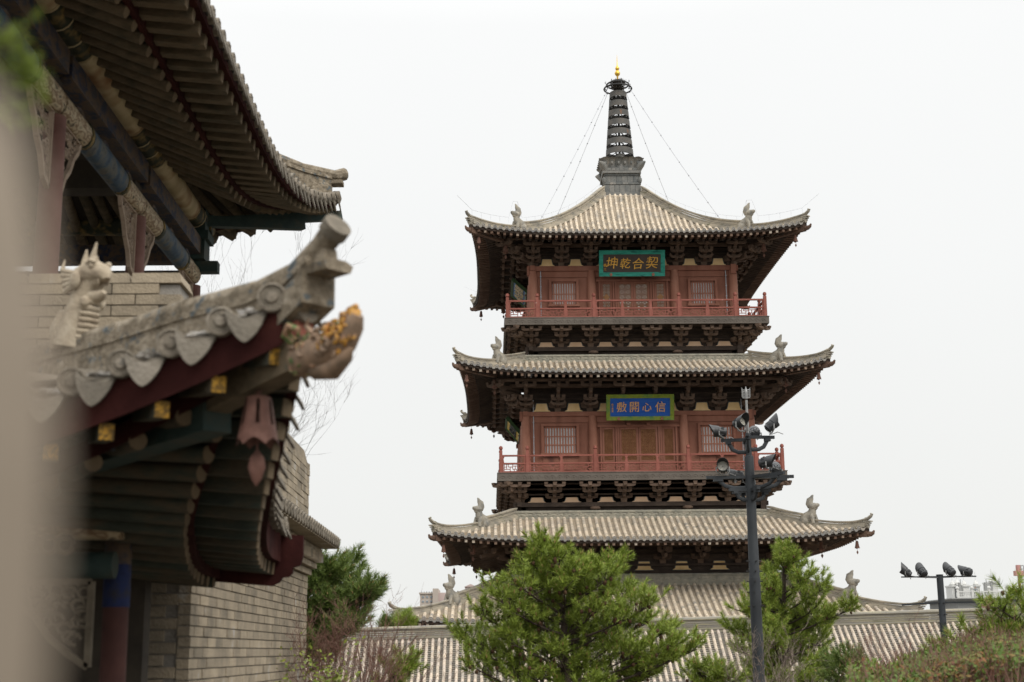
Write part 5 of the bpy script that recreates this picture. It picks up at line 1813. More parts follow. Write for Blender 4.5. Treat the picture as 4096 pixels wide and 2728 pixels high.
def eave_side(root, E, outn, u0, u1, fan, rsp, tsp, mr=OLDR, mfly=None, tr=.058, tl=.30, slope=.42, run=1.7, endm=OLDEND, dripL=.13, fly_end=None, rlen=1.5, rslope=None, tile_range=None, oh=.62, whitegap=False, rr=.05, fw=.085, rdrop=0.0, corner=None, zin=None):
    """One eave: E(u) edge curve, outn outward horizontal normal, fan(u) inward direction of the rafters."""
    outn = Vector(outn)
    eave = empty('eave', parent=root)
    n = max(2, int(abs(u1 - u0) / rsp))
    fme = MB(); fme.box(0, .38, 0, fw, .76, fw * 1.15); fme.cur = 1; fme.box(0, -.004, 0, fw * .94, .008, fw * 1.08)
    fmesh = fme.mesh('flying_rafter', [mfly or mr, fly_end or endm])
    rme = MB(); rme.tube([(0, 0, 0), (0, rlen, 0)], rr, 10, caps=False); rme.cur = 1; rme.tube([(0, -.004, 0), (0, .002, 0)], rr * .98, 10)
    rmesh = rme.mesh('rafter', [mr, endm], 40)
    for i in range(n + 1):
        u = u0 + (u1 - u0) * i / n
        e = E(u)
        d = Vector(fan(u)).normalized()
        f = Vector((d.x, d.y, .10)).normalized()
        p = e + d * .09 + Vector((0, 0, -.175 - rdrop))
        jit = Matrix.Rotation(rnd.uniform(-.02, .02), 4, 'Z')
        place('flying_rafter', fmesh, eave, mw=Matrix.Translation(p) @ f.to_track_quat('Y', 'Z').to_matrix().to_4x4() @ jit)
        g_ = Vector((d.x, d.y, slope * .9 if rslope is None else rslope)).normalized()
        p = e + d * oh + Vector((0, 0, -.27 - rdrop))
        place('rafter', rmesh, eave, mw=Matrix.Translation(p) @ g_.to_track_quat('Y', 'Z').to_matrix().to_4x4() @ jit)
    # boards and soffit
    m = max(12, int(abs(u1 - u0) / .2))
    us = [u0 + (u1 - u0) * i / m for i in range(m + 1)]

    def strip(off0, dz0, off1, dz1, name, mm, th=.03):
        b = MB()
        vs, fs = [], []
        for u in us:
            e = E(u); d = Vector(fan(u)).normalized()
            a = e + d * off0 + Vector((0, 0, dz0)); c = e + d * off1 + Vector((0, 0, dz1))
            vs += [a, c, c + Vector((0, 0, th)), a + Vector((0, 0, th))]
        for i in range(m):
            for k in range(4):
                k2 = (k + 1) % 4
                fs.append((i * 4 + k, i * 4 + k2, i * 4 + 4 + k2, i * 4 + 4 + k))
        b.add(vs, fs)
        b.build(name, mm, eave)
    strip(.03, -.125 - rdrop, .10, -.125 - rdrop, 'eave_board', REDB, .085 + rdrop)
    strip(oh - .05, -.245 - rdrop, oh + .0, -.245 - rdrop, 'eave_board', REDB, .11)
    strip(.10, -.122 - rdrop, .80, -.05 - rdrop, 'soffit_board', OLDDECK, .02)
    strip(oh, -.215 - rdrop, 1.9, -.215 - rdrop + 1.28 * (slope * .9 if rslope is None else rslope), 'soffit_board', OLDDECK, .02)
    b = MB(); vs, fs = [], []
    for u in us:
        e = E(u); re = run if corner is None else max(.05, min(run, abs(corner - u)))
        rise = slope * re if zin is None else (zin - e.z) * re / run
        a = e - outn * .02 + Vector((0, 0, -.035)); c = e - outn * re + Vector((0, 0, -.035 + rise))
        vs += [a, c, c + Vector((0, 0, .02)), a + Vector((0, 0, .02))]
    for i in range(m):
        for k in range(4):
            k2 = (k + 1) % 4
            fs.append((i * 4 + k, i * 4 + k2, i * 4 + 4 + k2, i * 4 + 4 + k))
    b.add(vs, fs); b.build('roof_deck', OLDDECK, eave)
    # tiles
    t0, t1 = tile_range or (u0, u1)
    nt = max(2, int(abs(t1 - t0) / tsp))
    dm = MB(); dm.M = Matrix.Rotation(math.pi / 2, 4, 'X')
    dm.lathe([(tr * 1.22, -.10), (tr * 1.22, 0), (tr * 1.05, .004), (tr * .98, -.006), (tr * .55, -.006), (tr * .45, .006), (.004, .01)], 14)
    dmesh = dm.mesh('end_tile', OLDTILE, 40)
    pmesh = drip_mesh(tsp * .40, dripL, m=OLDDRIP, pointed=True)
    fr_ = Matrix.Rotation(math.atan2(outn.x, -outn.y), 4, 'Z')
    pan = MB()
    for i in range(nt + 1):
        u = t0 + (t1 - t0) * i / nt
        e = E(u)
        inn = -outn

        re = run if corner is None else max(.12, min(run, abs(corner - u) - .02))
        rise = slope * re if zin is None else (zin - e.z) * re / run

        def rowp(off):
            return [e + Vector((0, 0, 0)) + off + inn * (re * t) + Vector((0, 0, rise * t * (.85 + .15 * t))) for t in (0, .25, .5, .75, 1)]
        mb = MB(); row_into(mb, rowp(Vector((0, 0, .0))), tr, tl, 1.1, 8)
        place('tile_row', mb.mesh('tile_row', OLDTILE, 50), eave)
        place('end_tile', dmesh, eave, mw=Matrix.Translation(e + outn * .02 + Vector((0, 0, .015))) @ fr_ @ Matrix.Rotation(rnd.uniform(-.06, .06), 4, 'X'))
        if i < nt:
            e2 = E(t0 + (t1 - t0) * (i + .5) / nt)
            place('drip_tile', pmesh, eave, mw=Matrix.Translation(e2 + outn * .03 + Vector((0, 0, -.005))) @ fr_ @ Matrix.Rotation(rnd.uniform(-.08, .02), 4, 'X') @ Matrix.Rotation(rnd.uniform(-.05, .05), 4, 'Y'))
            pts = [e2 + inn * (re * t) + Vector((0, 0, rise * t * (.85 + .15 * t))) for t in (0, .25, .5, .75, 1)]
            pan_into(pan, pts, tsp * .5, .16, .02, lip=.012)
            if whitegap:
                lm = MB(); lm.ell((0, .10, .0), tsp * .34, .10, .038, 12, 8, .28)
                place('lime_mortar', lm.mesh('lime_mortar', LIMEW, 60), eave, mw=Matrix.Translation(e2 + outn * .0) @ fr_)
    stuff(pan.build('pan_tiles', OLDTILE, eave))
    return eave


# ------------------------------------------------------------------ brick podium with a tiled cornice
pod = empty('brick_podium', (0, 0, 0))
tag(pod, 'grey brick podium wall with parapet and tiled cornice under the open pavilion', 'podium')
PX, PD0, PD1 = -2.40, 11.60, 18.90
c_ = MB(); c_.b2(-11, PX - .03, PD0 + .03, PD1 - .03, 0, 4.12); c_.build('core', MORTAR, pod)
BH, BL = .085, .36
JO = .010
brick_cache = {}


def brickmesh(L):
    key = round(L, 3)
    if key not in brick_cache:
        b = MB(); b.box(0, 0, 0, L - JO, .10, BH - JO)
        brick_cache[key] = b.mesh('brick', BRICK)
    return brick_cache[key]


side_stuff, cnt = MB(), 0
# the face that recedes: rows along Y, facing +X
ncr = int((2.64 - .6) / BH)
side = empty('side_face', parent=pod)
for r_ in range(ncr):
    z = 2.64 - BH * (r_ + .5)
    y = PD0 - (BL / 2 if r_ % 2 else 0)
    while y < PD1:
        a, b = max(PD0, y), min(PD1, y + BL)
        if b - a > .05:
            j = rnd.uniform(-.005, .005)
            M_ = Matrix.Translation((PX - .045 + j, (a + b) / 2, z)) @ Matrix.Rotation(math.pi / 2, 4, 'Z')
            if z > 1.25 and cnt < 280:
                place('brick', brickmesh(b - a), side, mw=M_)
                cnt += 1
            else:
                side_stuff.M = M_; side_stuff.box(0, 0, 0, b - a - JO, .10, BH - JO)
        y += BL
# parapet part above the cornice on the same face
for r_ in range(10):
    z = 3.26 + BH * (r_ + .5)
    y = PD0 + 2 - (BL / 2 if r_ % 2 else 0)
    while y < PD1:
        a, b = y, min(PD1, y + BL)
        if b - a > .05:
            side_stuff.M = Matrix.Translation((PX - .045 + rnd.uniform(-.005, .005), (a + b) / 2, z)) @ Matrix.Rotation(math.pi / 2, 4, 'Z')
            side_stuff.box(0, 0, 0, b - a - JO, .10, BH - JO)
        y += BL
side_stuff.M = None
stuff(side_stuff.build('bricks', BRICK, pod))
# front face and its parapet
fst = MB()
front = empty('front_face', parent=pod)
for r_ in range(48):
    z = 4.70 - BH * 1.12 * (r_ + .5)
    x = PX - .16 if z > 4.0 else PX
    x = x + (BL * .55 if r_ % 2 else 0) - BL * .55
    first = True
    while x > -6.5:
        a, b = x - BL * 1.1, x
        xr = (PX - .17 if z > 4.0 else PX - .101)
        b = min(b, xr) if first else b
        if b - a > .06:
            m_ = Matrix.Translation(((a + b) / 2, PD0 + .045 + rnd.uniform(-.004, .004), z)) @ Matrix.Diagonal((1, 1, 1.12, 1))
            if (1.2 < z < 2.7 or z > 4.3) and a > -4.2:
                place('brick', brickmesh(b - a), front, mw=m_)
            else:
                fst.M = m_; fst.box(0, 0, 0, b - a - JO, .10, BH - JO)
        x -= BL * 1.1
        first = False
fst.M = None
stuff(fst.build('bricks', BRICK, pod))
c_ = MB(); c_.b2(-11, PX - .20, PD0 + .03, PD0 + .42, 4.0, 4.69); c_.build('parapet_core', MORTAR, pod)
x = PX - .17
while x > -6:
    L = rnd.uniform(.36, .46)
    q = MB()
    q.add([(x - L + .008, PD0 - .01, 4.70), (x, PD0 - .01, 4.70), (x, PD0 + .45, 4.70), (x - L + .008, PD0 + .45, 4.70), (x - L + .008, PD0 + .01, 4.79), (x - .03, PD0 + .01, 4.79), (x - .03, PD0 + .43, 4.79), (x - L + .008, PD0 + .43, 4.79)],
          [(3, 2, 1, 0), (4, 5, 6, 7), (0, 1, 5, 4), (1, 2, 6, 5), (2, 3, 7, 6), (3, 0, 4, 7)])
    q.build('coping_brick', BRICK, front)
    x -= L
q = MB(); q.prism([(PD1, 3.9), (PD1, 4.1), (PD1 - .4, 4.24), (PD0 + .5, 4.24), (PD0 + .5, 3.9)], 'x', PX - .42, PX - .02); q.build('parapet', BRICK, pod)
# cornice: stepped courses, dentils, little tiles
corn = empty('cornice', parent=pod)
for (o_, z0, z1) in ((.05, 2.65, 2.72), (.11, 2.735, 2.80), (.17, 2.93, 2.99)):
    y = PD0
    while y < PD1:
        q = MB(); q.b2(PX - .1, PX + o_, y + .004, min(PD1 + o_, y + .34) - .004, z0, z1); q.build('brick', BRICK, corn)
        y += .34
i = 0
y = PD0 + .05
while y < PD1 + .1:
    q = MB(); q.M = Matrix.Translation((PX + .10, y, 2.865)) @ Matrix.Rotation(R_(45), 4, 'Z'); q.box(0, 0, 0, .15, .15, .11); q.build('dentil_brick', BRICK, corn)
    y += .22
y = PD0 + .05
while y < PD1 + .15:
    q = MB()
    row_into(q, [(PX + .40, y, 3.06), (PX + .2, y, 3.14), (PX - .05, y, 3.26)], .062, .2, 1.08, 8)
    q.build('cornice_tile', OLDTILE, corn, 50)
    q = MB(); q.M = Matrix.Translation((PX + .40, y, 3.075)) @ Matrix.Rotation(math.pi / 2, 4, 'Y'); q.lathe([(.075, -.05), (.075, 0), (.055, .004), (.01, .0)], 12); q.build('end_tile', OLDTILE, corn, 40)
    y += .215
q = MB(); q.b2(PX - .1, PX + .37, PD0, PD1 + .2, 3.0, 3.05); q.build('cornice_deck', BRICK, corn)

# ------------------------------------------------------------------ open pavilion on the podium
pav = empty('open_pavilion', (0, 0, 0))
tag(pav, 'open timber pavilion with painted beams, red columns and deep tiled eaves above the brick podium', 'pavilion')
AX = -4.10
COLY = (9.6, 12.8, 16.0, 19.2)
ZP = 4.15


def EA(y):
    k = max(0.0, (y - 15.2) / 5.55)
    return Vector((-2.60 + .34 * k ** 2.4, y, 7.55 + .88 * k ** 2.6))


def fanA(y):
    if y < 17.2:
        return (-1, 0, 0)
    t = (y - 17.2) / 3.6
    return (-1, -.85 * t, 0)


def EN(x):
    k = max(0.0, (x + 7.9) / 5.64)
    return Vector((x, 20.42 + .34 * k ** 2.4, 7.55 + .88 * k ** 2.6))


def fanN(x):
    if x < -5.6:
        return (0, -1, 0)
    t = (x + 5.6) / 3.4
    return (-.85 * t, -1, 0)


eave_side(pav, EA, (1, 0, 0), 9.0, 20.70, fanA, .285, .27, tr=.075, dripL=.19, tile_range=(9.0, 20.70), corner=20.80, fw=.115, rr=.068, slope=.45, zin=8.4)
eave_side(pav, EN, (0, 1, 0), -2.32, -9.0, fanN, .285, .27, tr=.075, dripL=.19, corner=-2.24, fw=.115, rr=.068, slope=.45, zin=8.4)
# main roof slopes above the eaves
q = MB()
rz = 11.0
q.add([(-4.1, 9, 8.25), (-4.1, 18.9, 8.30), (-6.6, 16.5, rz), (-6.6, 9, rz), (-9.1, 18.9, 8.3), (-9.1, 9, 8.25)], [(0, 1, 2, 3), (1, 4, 2), (2, 4, 5, 3)])
q.build('upper_roof', OLDTILE, pav)
hr = MB()
hpts = []
for i in range(13):
    t = i / 12
    p = Vector((-2.42 - 4.2 * t, 20.58 - 4.2 * t, 8.46 - .42 * t + 3.0 * t * t))
    hpts.append(p)
layered_sweep(hr, hpts, [(.11, -.1, .07), (.085, .07, .12), (.075, .12, .19), (.10, .19, .24)])
hr.tube([hpts[3] + Vector((0, 0, .27)), hpts[1] + Vector((0, 0, .27)), hpts[0] + Vector((.08, .08, .29)), hpts[0] + Vector((.22, .22, .36))], [.085, .085, .085, .10], 10)
hr.box(hpts[0].x + .12, hpts[0].y + .12, hpts[0].z + .18, .2, .2, .06)
hr.build('hip_ridge', OLDRIDGE, pav)
q = MB()                                         # corner beam under the tip
q.bar((-2.25, 20.75, 8.14), (-3.9, 19.3, 7.60), .12, .14); q.bar((-2.75, 20.3, 7.86), (-4.3, 18.95, 7.52), .14, .15)
q.build('corner_beam', TEALP, pav)
for y in COLY:
    for x in (AX, -9.0):
        q = MB(); q.lathe([(.115, 0), (.112, 1.2), (.102, 2.50)], 18, (x, y, ZP)); q.build('column', COLR, pav, 40)
for i in range(3):
    y0, y1 = COLY[i], COLY[i + 1]
    L = y1 - y0
    for x in (AX, -9.0):
        tb = MB(); tb.tube([(x, y0 + .02, 6.80), (x, y1 - .02, 6.80)], .135, 14, flat=.8)
        tbo = tb.build('tie_beam', SCROLL, pav, 40)
        q = MB(); q.tube([(x + .006, y0 + L * .30, 6.80), (x + .006, y0 + L * .72, 6.80)], .142, 14, flat=.8); q.build('painted_panel', BLUEP, tbo, 40)
        for t in (.28, .74):
            q = MB(); q.tube([(x + .006, y0 + L * t - .03, 6.80), (x + .006, y0 + L * t + .03, 6.80)], .147, 14, flat=.8); q.build('painted_band', GREENGOLD, tbo, 40)
        q = MB(); q.b2(x - .10, x + .12, y0 + .05, y1 - .05, 7.06, 7.30); mbo = q.build('architrave', BLUEM, pav)
        for t in (.2, .5, .8):                   # scrolled struts between the beams
            q = MB()
            yy = y0 + L * t
            q.tube([(x + .03, yy + .16 * math.cos(a) * (1 - a / 14), 6.91 + .07 * math.sin(a)) for a in [k * .5 for k in range(14)]], .022, 6)
            q.build('scroll_strut', BLUEM, mbo)
        xp = x + (.02 if x == AX else -.02)
        q = MB(); q.tube([(xp, y0, 7.60), (xp, y1, 7.60)], .155, 16); po = q.build('purlin', CREAM, pav, 40)
        for (ta, tb_) in ((0.0, .17), (.83, 1.0)):
            q = MB(); q.tube([(xp, y0 + L * ta, 7.60), (xp, y0 + L * tb_, 7.60)], .160, 16); q.build('painted_band', GREENGOLD, po, 40)
        for t in (.18, .82, .06, .94):
            q = MB(); q.tube([(xp, y0 + L * t - .012, 7.60), (xp, y0 + L * t + .012, 7.60)], .164, 16); q.build('gold_ring', CREAM, po, 40)
    for (yc, s) in ((y0, 1), (y1, -1)):          # carved openwork brackets under the beam
        q = MB()
        rim = [(yc + s * .11, 6.68), (yc + s * .80, 6.68), (yc + s * .74, 6.56), (yc + s * .60, 6.44), (yc + s * .50, 6.28), (yc + s * .36, 6.16), (yc + s * .26, 5.98), (yc + s * .11, 5.92)]
        for k in range(len(rim)):
            a, b = rim[k], rim[(k + 1) % len(rim)]
            q.bar((AX, a[0], a[1]), (AX, b[0], b[1]), .05, .045, up=(1, 0, 0))
        Rf = random.Random(int(yc * 10) + s)
        for k in range(26):
            t, v = Rf.uniform(.05, .9), Rf.uniform(.05, .95)
            yy = yc + s * (.13 + .58 * t); zz_ = 6.66 - .68 * v * (1 - t)
            q.tube([(AX, yy + .05 * math.cos(a), zz_ + .04 * math.sin(a)) for a in (0, 1, 2, 3, 4, 5)], .011, 5)
        q.build('openwork_bracket', FRET, pav)
q = MB()                                         # head of the corner column with crossing beam ends
q.b2(AX - .17, AX + .17, 19.03, 19.40, 7.0, 7.72); q.b2(AX - .10, AX + .34, 19.12, 19.30, 6.84, 6.99); q.b2(AX - .22, AX + .22, 19.0, 19.42, 7.28, 7.40)
q.build('corner_block', TEALP, pav)
for x in (AX, -9.0):
    pass
q = MB(); q.b2(-9.0, AX, 19.1, 19.3, 6.55, 6.85); q.b2(-9.0, AX, 19.08, 19.32, 6.98, 7.22); q.build('end_beam', BLUEM, pav)
for yb in (16.0, 12.8):
    q = MB(); q.b2(-9.0, AX, yb - .15, yb + .15, 6.96, 7.3); q.build('cross_beam', OLDDECK, pav)
q = MB(); q.tube([(-9.2, 19.42, 7.60), (AX + .2, 19.42, 7.60)], .15, 12); q.build('purlin', GREENGOLD, pav, 40)
q = MB(); q.b2(-9.3, AX - .5, 9.0, 19.2, 8.0, 8.05); q.build('ceiling_board', OLDDECK, pav)
# low rail wall behind the columns
q = MB(); q.b2(AX - .08, AX + .02, 12.9, 19.2, ZP, ZP + .62); q.b2(-9.0, AX, 19.12, 19.22, ZP, ZP + .62); q.build('rail_board', OLDDECK, pav)

# ------------------------------------------------------------------ gatehouse whose roof corner reaches towards the viewer
gate = empty('gatehouse', (0, 0, 0))
tag(gate, 'gatehouse roof corner with round tile ends, painted rafters and a glazed dragon head, nearest roof', 'gatehouse')
GX, GY = -5.2, 11.05


def EF(x):
    u = min(1.0, abs(x - GX) / 4.4)
    return Vector((x, GY - (3.6 + .8 * u ** 1.6), 2.55 + .88 * u ** 2.2))


def fanF(x):
    t = max(0, (x + 3.0) / 2.2)
    return (-.80 * t, 1, 0)


def ES(y):
    v = min(1.0, max(0, GY - y) / 4.4)
    return Vector((GX + 3.58 + .82 * v ** 1.5, y, 2.62 + .88 * v ** 2.2))


def fanS(y):
    t = max(0, (8.8 - y) / 2.15)
    return (-1, .80 * t, 0)


eave_side(gate, EF, (0, -1, 0), -.98, -6.0, fanF, .28, .252, mr=GREENR, tr=.060, tl=.26, slope=.40, run=1.5, dripL=.15, fly_end=FLOWER, whitegap=True, tile_range=(-1.05, -5.9), fw=.075, oh=.55, rlen=1.3, rdrop=.12, corner=-.80, zin=3.22, rslope=.06)
eave_side(gate, ES, (1, 0, 0), 6.84, 11.34, fanS, .25, .252, mr=GREENR, tr=.060, tl=.26, slope=.40, run=1.5, dripL=.09, tile_range=(6.9, 11.3), fw=.085, oh=.55, rlen=1.3, rr=.055, rdrop=.14, corner=6.65, zin=3.22, rslope=.10)
q = MB()
q.add([(-2.3, 8.2, 2.95), (-2.3, 11.5, 2.95), (-4.5, 11.5, 3.4), (-4.5, 10.4, 3.4), (-7.5, 8.2, 2.95), (-7.5, 10.4, 3.4)], [(0, 1, 2, 3), (0, 3, 5, 4)])
q.build('upper_roof', OLDTILE, gate)
hr = MB()                                        # hip ridge, its tip kicked up, with stacked end tiles
hpts = []
for (s, z) in ((-.07, 3.52), (.02, 3.43), (.16, 3.34), (.37, 3.31), (.79, 3.33), (1.27, 3.32), (1.9, 3.33), (2.7, 3.36), (3.6, 3.42)):
    hpts.append(Vector((-.80 - s, 6.65 + s, z)))
layered_sweep(hr, hpts[1:], [(.10, -.14, .015), (.075, .02, .055), (.085, .055, .085), (.07, .085, .13)])
hr.build('hip_ridge', OLDRIDGE, gate)
for i in range(len(hpts) - 1):                   # capping tiles
    q = MB(); a, b = hpts[i] + Vector((0, 0, .13)), hpts[i + 1] + Vector((0, 0, .13))
    q.tube([a, b], [.064, .058], 12); q.build('ridge_tile', OLDRIDGE, gate, 40)
od = Vector((1, -1, 0)).normalized()
tipf = Matrix.Rotation(R_(45), 4, 'Z')
tilt = (hpts[0] - hpts[1]).normalized()
q = MB(); p = hpts[0] + Vector((0, 0, .13)); q.tube([p - tilt * .04, p + tilt * .02], .072, 18); q.build('ridge_end_tile', OLDTILE, gate, 40)
q = MB(); p = hpts[1]; q.M = Matrix.Translation(p + od * .03 + Vector((0, 0, .02))) @ tipf
q.prism([(-.075, -.02), (.075, -.02), (.09, .015), (.045, .035), (-.045, .035), (-.09, .015)], 'y', -.12, .1); q.build('ridge_end_plate', OLDRIDGE, gate)
q = MB(); p = hpts[1] + Vector((0, 0, .07)); q.M = Matrix.Translation(p + od * .02) @ tipf
q.prism([(-.05, -.05), (.05, -.05), (.035, .05), (-.035, .05)], 'y', -.07, .14); q.build('ridge_end_block', OLDRIDGE, gate)
q = MB(); p = hpts[2] + Vector((0, 0, -.06)); q.tube([p - od * .1, p + od * .13], .066, 16); q.build('corner_end_tile', OLDTILE, gate, 40)
q = MB(); p = hpts[2] + Vector((0, 0, -.20)); q.bar(p - od * .55 + Vector((0, 0, -.05)), p + od * .10 + Vector((0, 0, .04)), .10, .09); q.build('eave_board', mat('sunlit_red_board', [(.20, .065, .045), (.27, .10, .07)], 5), gate)  # brighter copy of the board red: light on the corner end put into colour
# corner beams
q = MB(); q.bar((-.86, 6.71, 3.07), (-1.75, 7.60, 2.86), .13, .15); q.build('corner_beam', OLDR, gate)
q = MB(); q.bar((-1.40, 7.25, 2.86), (-2.75, 8.60, 2.74), .17, .19); q.build('corner_beam', TEALP, gate)
for (x, z, r_) in ((-2.02, 2.80, .075), (-1.72, 2.90, .085)):
    q = MB(); q.M = Matrix.Translation((x, 7.62, z)) @ Matrix.Rotation(math.pi / 2, 4, 'X')
    q.lathe([(r_, -.05), (r_, 0), (r_ * .7, .006), (r_ * .65, .0), (r_ * .28, .0), (r_ * .2, .01), (.003, .012)], 14)
    q.build('painted_rafter_end', BLUEP, gate, 40)
    q = MB(); q.ell((x, 7.60, z), r_ * .22, .012, r_ * .22, 8, 4); q.build('painted_rafter_end', OLDEND, gate)
# glazed dragon-head cap on the corner beam
dh = empty('dragon_head', parent=gate)
dh.matrix_local = Matrix.Translation((-.86, 6.71, 3.05)) @ Matrix.Rotation(R_(-45), 4, 'Z') @ Matrix.Rotation(R_(-8), 4, 'Y')
q = MB(); q.tube([(-.07, 0, -.01), (.05, 0, -.015), (.16, 0, -.02), (.26, 0, .0), (.33, 0, .05), (.37, 0, .09)], [.085, .095, .09, .07, .055, .03], 14)
q.tube([(.04, 0, -.08), (.16, 0, -.115), (.26, 0, -.08), (.30, 0, -.05)], [.055, .055, .04, .015], 9); q.build('skull', GLAZEB, dh, 60)
Rg = random.Random(5)
parts_ = [MB(), MB(), MB()]
for k in range(120):                             # curling locks, scales and frills pressed over the head
    xx = Rg.uniform(-.07, .33)
    a = Rg.uniform(-.5, 3.7)
    rr_ = .085 - .03 * max(0, xx - .2) / .13
    zc = -.01 + .06 * max(0, (xx - .22) / .12)
    c0 = Vector((xx, -rr_ * math.cos(a - 1.0), zc + rr_ * math.sin(a - 1.0) + .012))
    r0 = Rg.uniform(.012, .026)
    t0 = Rg.uniform(0, 6.28)
    arc = [c0 + Vector((r0 * math.cos(t0 + j * .8), Rg.uniform(-.004, .004), r0 * math.sin(t0 + j * .8))) for j in range(5)]
    parts_[0 if xx > .24 else (1 if xx < .06 and Rg.random() < .75 else Rg.choice((0, 1, 2, 2)))].tube(arc, [.010, .013, .012, .009, .004], 5)
for s in (-1, 1):
    parts_[1].tube([(-.02, s * .07, .06), (-.05, s * .10, .10), (.0, s * .115, .13), (.05, s * .10, .10), (.03, s * .09, .075)], [.026, .026, .02, .016, .008], 7)
    parts_[2].tube([(.10, s * .05, .07), (.06, s * .06, .12), (.09, s * .065, .15)], [.018, .013, .004], 6)
    parts_[0].ell((.21, s * .065, .055), .024, .018, .022, 8, 5)
parts_[0].ell((.35, 0, .085), .03, .036, .045, 9, 6, .2)
parts_[0].tube([(.30, 0, .085), (.33, 0, .12), (.37, 0, .135)], [.03, .028, .012], 7)
for nm_, mb_, mt_ in zip(('snout_glaze', 'mane', 'scales'), parts_, (GLAZEO, GLAZEG, GLAZEB)):
    stuff(mb_.build(nm_, mt_, dh, 60))
# ridge beast: scaled neck, open jaws and a ragged crest, looking out along the hip
q = MB()
q.tube([(-.16, 0, -.06), (-.13, 0, .08), (-.10, 0, .20), (-.06, 0, .30), (-.01, 0, .36)], [.14, .115, .095, .082, .07], 12, flat=.85)
q.tube([(-.28, 0, -.06), (-.27, 0, .06), (-.23, 0, .14), (-.17, 0, .16)], [.07, .085, .07, .03], 9)
for k in range(7):
    z = -.02 + k * .036
    q.tube([(-.055 + .006 * k, -.06, z), (-.005 + .004 * k, -.03, z - .006), (.002 + .004 * k, 0, z - .008), (-.005 + .004 * k, .03, z - .006), (-.055 + .006 * k, .06, z)], .0165, 6)
q.tube([(-.06, 0, .235), (.02, 0, .222), (.075, 0, .225), (.105, 0, .245)], [.05, .043, .036, .018], 9)
q.tube([(-.09, 0, .36), (.0, 0, .385), (.06, 0, .365), (.105, 0, .345), (.118, 0, .315)], [.085, .082, .062, .05, .026], 10)
q.ell((.095, 0, .385), .035, .04, .028, 8, 5, .1)
for sx in (-1, 1):
    q.ell((.045, sx * .055, .405), .026, .02, .024, 8, 5)
    q.tube([(.0, sx * .06, .425), (.05, sx * .066, .435), (.085, sx * .055, .42)], [.012, .018, .008], 6)
    q.ell((-.07, sx * .085, .33), .05, .022, .06, 8, 5, .1)
    q.ell((.0, sx * .055, .19), .035, .03, .038, 8, 5)
    for k in range(4):
        q.tube([(.03 + .02 * k, sx * .035, .318), (.032 + .02 * k, sx * .035, .285)], [.009, .002], 5)
    for k in range(5):
        a_ = .6 + k * .5
        q.tube([(-.10, sx * .07, .30 + .02 * k), (-.16 - .01 * k, sx * .085, .27 + .035 * k), (-.20, sx * .07, .30 + .045 * k)], [.02, .017, .005], 6)
for k, (x_, h_, l_) in enumerate(((-.10, .50, -.03), (-.06, .53, .0), (-.03, .49, .02), (.0, .56, .035), (-.08, .46, -.06), (.02, .47, .03))):
    q.tube([(x_, .02 * (-1) ** k, .40), (x_ + l_ * .3, .028 * (-1) ** k, .45), (x_ + l_, .02 * (-1) ** k, h_)], [.034, .024, .006], 6)
bo = q.build('ridge_beast', CREAMST, gate, 55)
bo.matrix_local = Matrix.Translation(hpts[5].lerp(hpts[6], .42) + Vector((0, 0, .17))) @ Matrix.Rotation(R_(-38), 4, 'Z') @ Matrix.Scale(.98, 4)
# columns, beams and bracket ends under the roof
q = MB(); q.lathe([(.085, 0), (.082, 1.95)], 16, (-2.40, 9.3, 0)); co = q.build('column', mat('shaded_red_column', [(.05, .02, .017), (.085, .035, .028)], 4, .8), gate, 40)  # column red darkened to carry the shade below the gatehouse roof
q = MB(); q.lathe([(.087, 1.95), (.087, 2.22)], 16, (-2.40, 9.3, 0)); q.build('painted_band', mat('bright_blue_paint', [(.010, .015, .05), (.014, .024, .085), (.03, .028, .03)], 9, .8), co, 40)
q = MB(); q.lathe([(.087, 2.22), (.086, 2.62)], 16, (-2.40, 9.3, 0)); q.build('painted_band', BLUEM, co, 40)
for (z, r_, mm, x1) in ((2.66, .10, GREENGOLD, -2.20), (2.44, .085, SCROLL, -2.30), (2.20, .085, TEALP, -2.34)):
    q = MB(); q.tube([(-6.4, 9.0, z), (x1, 9.0, z)], r_, 14); q.build('beam', mm, gate, 40)
q = MB(); q.tube([(-2.22, 8.6, 2.70), (-2.22, 11.4, 2.70)], .09, 14); q.build('purlin', GREENGOLD, gate, 40)
q = MB(); q.b2(-2.48, -2.32, 9.3, 11.5, 2.40, 2.58); q.build('beam', OLDDECK, gate)
q = MB()
for k in range(4):
    q.tube([(-2.62 - .1 * k, 8.86, 2.30 + .055 * math.cos(a) + .02 * k) if False else (-2.62 - .1 * k + .05 * math.cos(a), 8.88, 2.32 + .05 * math.sin(a)) for a in [j * .6 for j in range(11)]], .018, 6)
FRETD = mat('shaded_fret', [(.085, .07, .05), (.16, .135, .10)], 8, .9)  # darker copy of the carved fret, shade under the roof put in its colour
q.build('carved_scroll', FRETD, gate)
q = MB()
rim = [(-2.48, 2.10), (-3.05, 2.10), (-2.98, 1.98), (-2.82, 1.90), (-2.72, 1.76), (-2.60, 1.66), (-2.48, 1.58)]
for k in range(len(rim)):
    a, b = rim[k], rim[(k + 1) % len(rim)]
    q.bar((a[0], 9.0, a[1]), (b[0], 9.0, b[1]), .04, .04, up=(0, 1, 0))
Rf = random.Random(9)
for k in range(30):
    t, v = Rf.uniform(.02, .9), Rf.uniform(.05, .95)
    xx = -2.50 - .5 * t; zz_ = 2.09 - .48 * v * (1 - t)
    q.tube([(xx + .045 * math.cos(a), 9.0, zz_ + .035 * math.sin(a)) for a in (0, 1, 2, 3, 4, 5)], .012, 5)
q.build('openwork_bracket', FRETD, gate)
q = MB()                                         # scalloped red board closing the far end of the eave
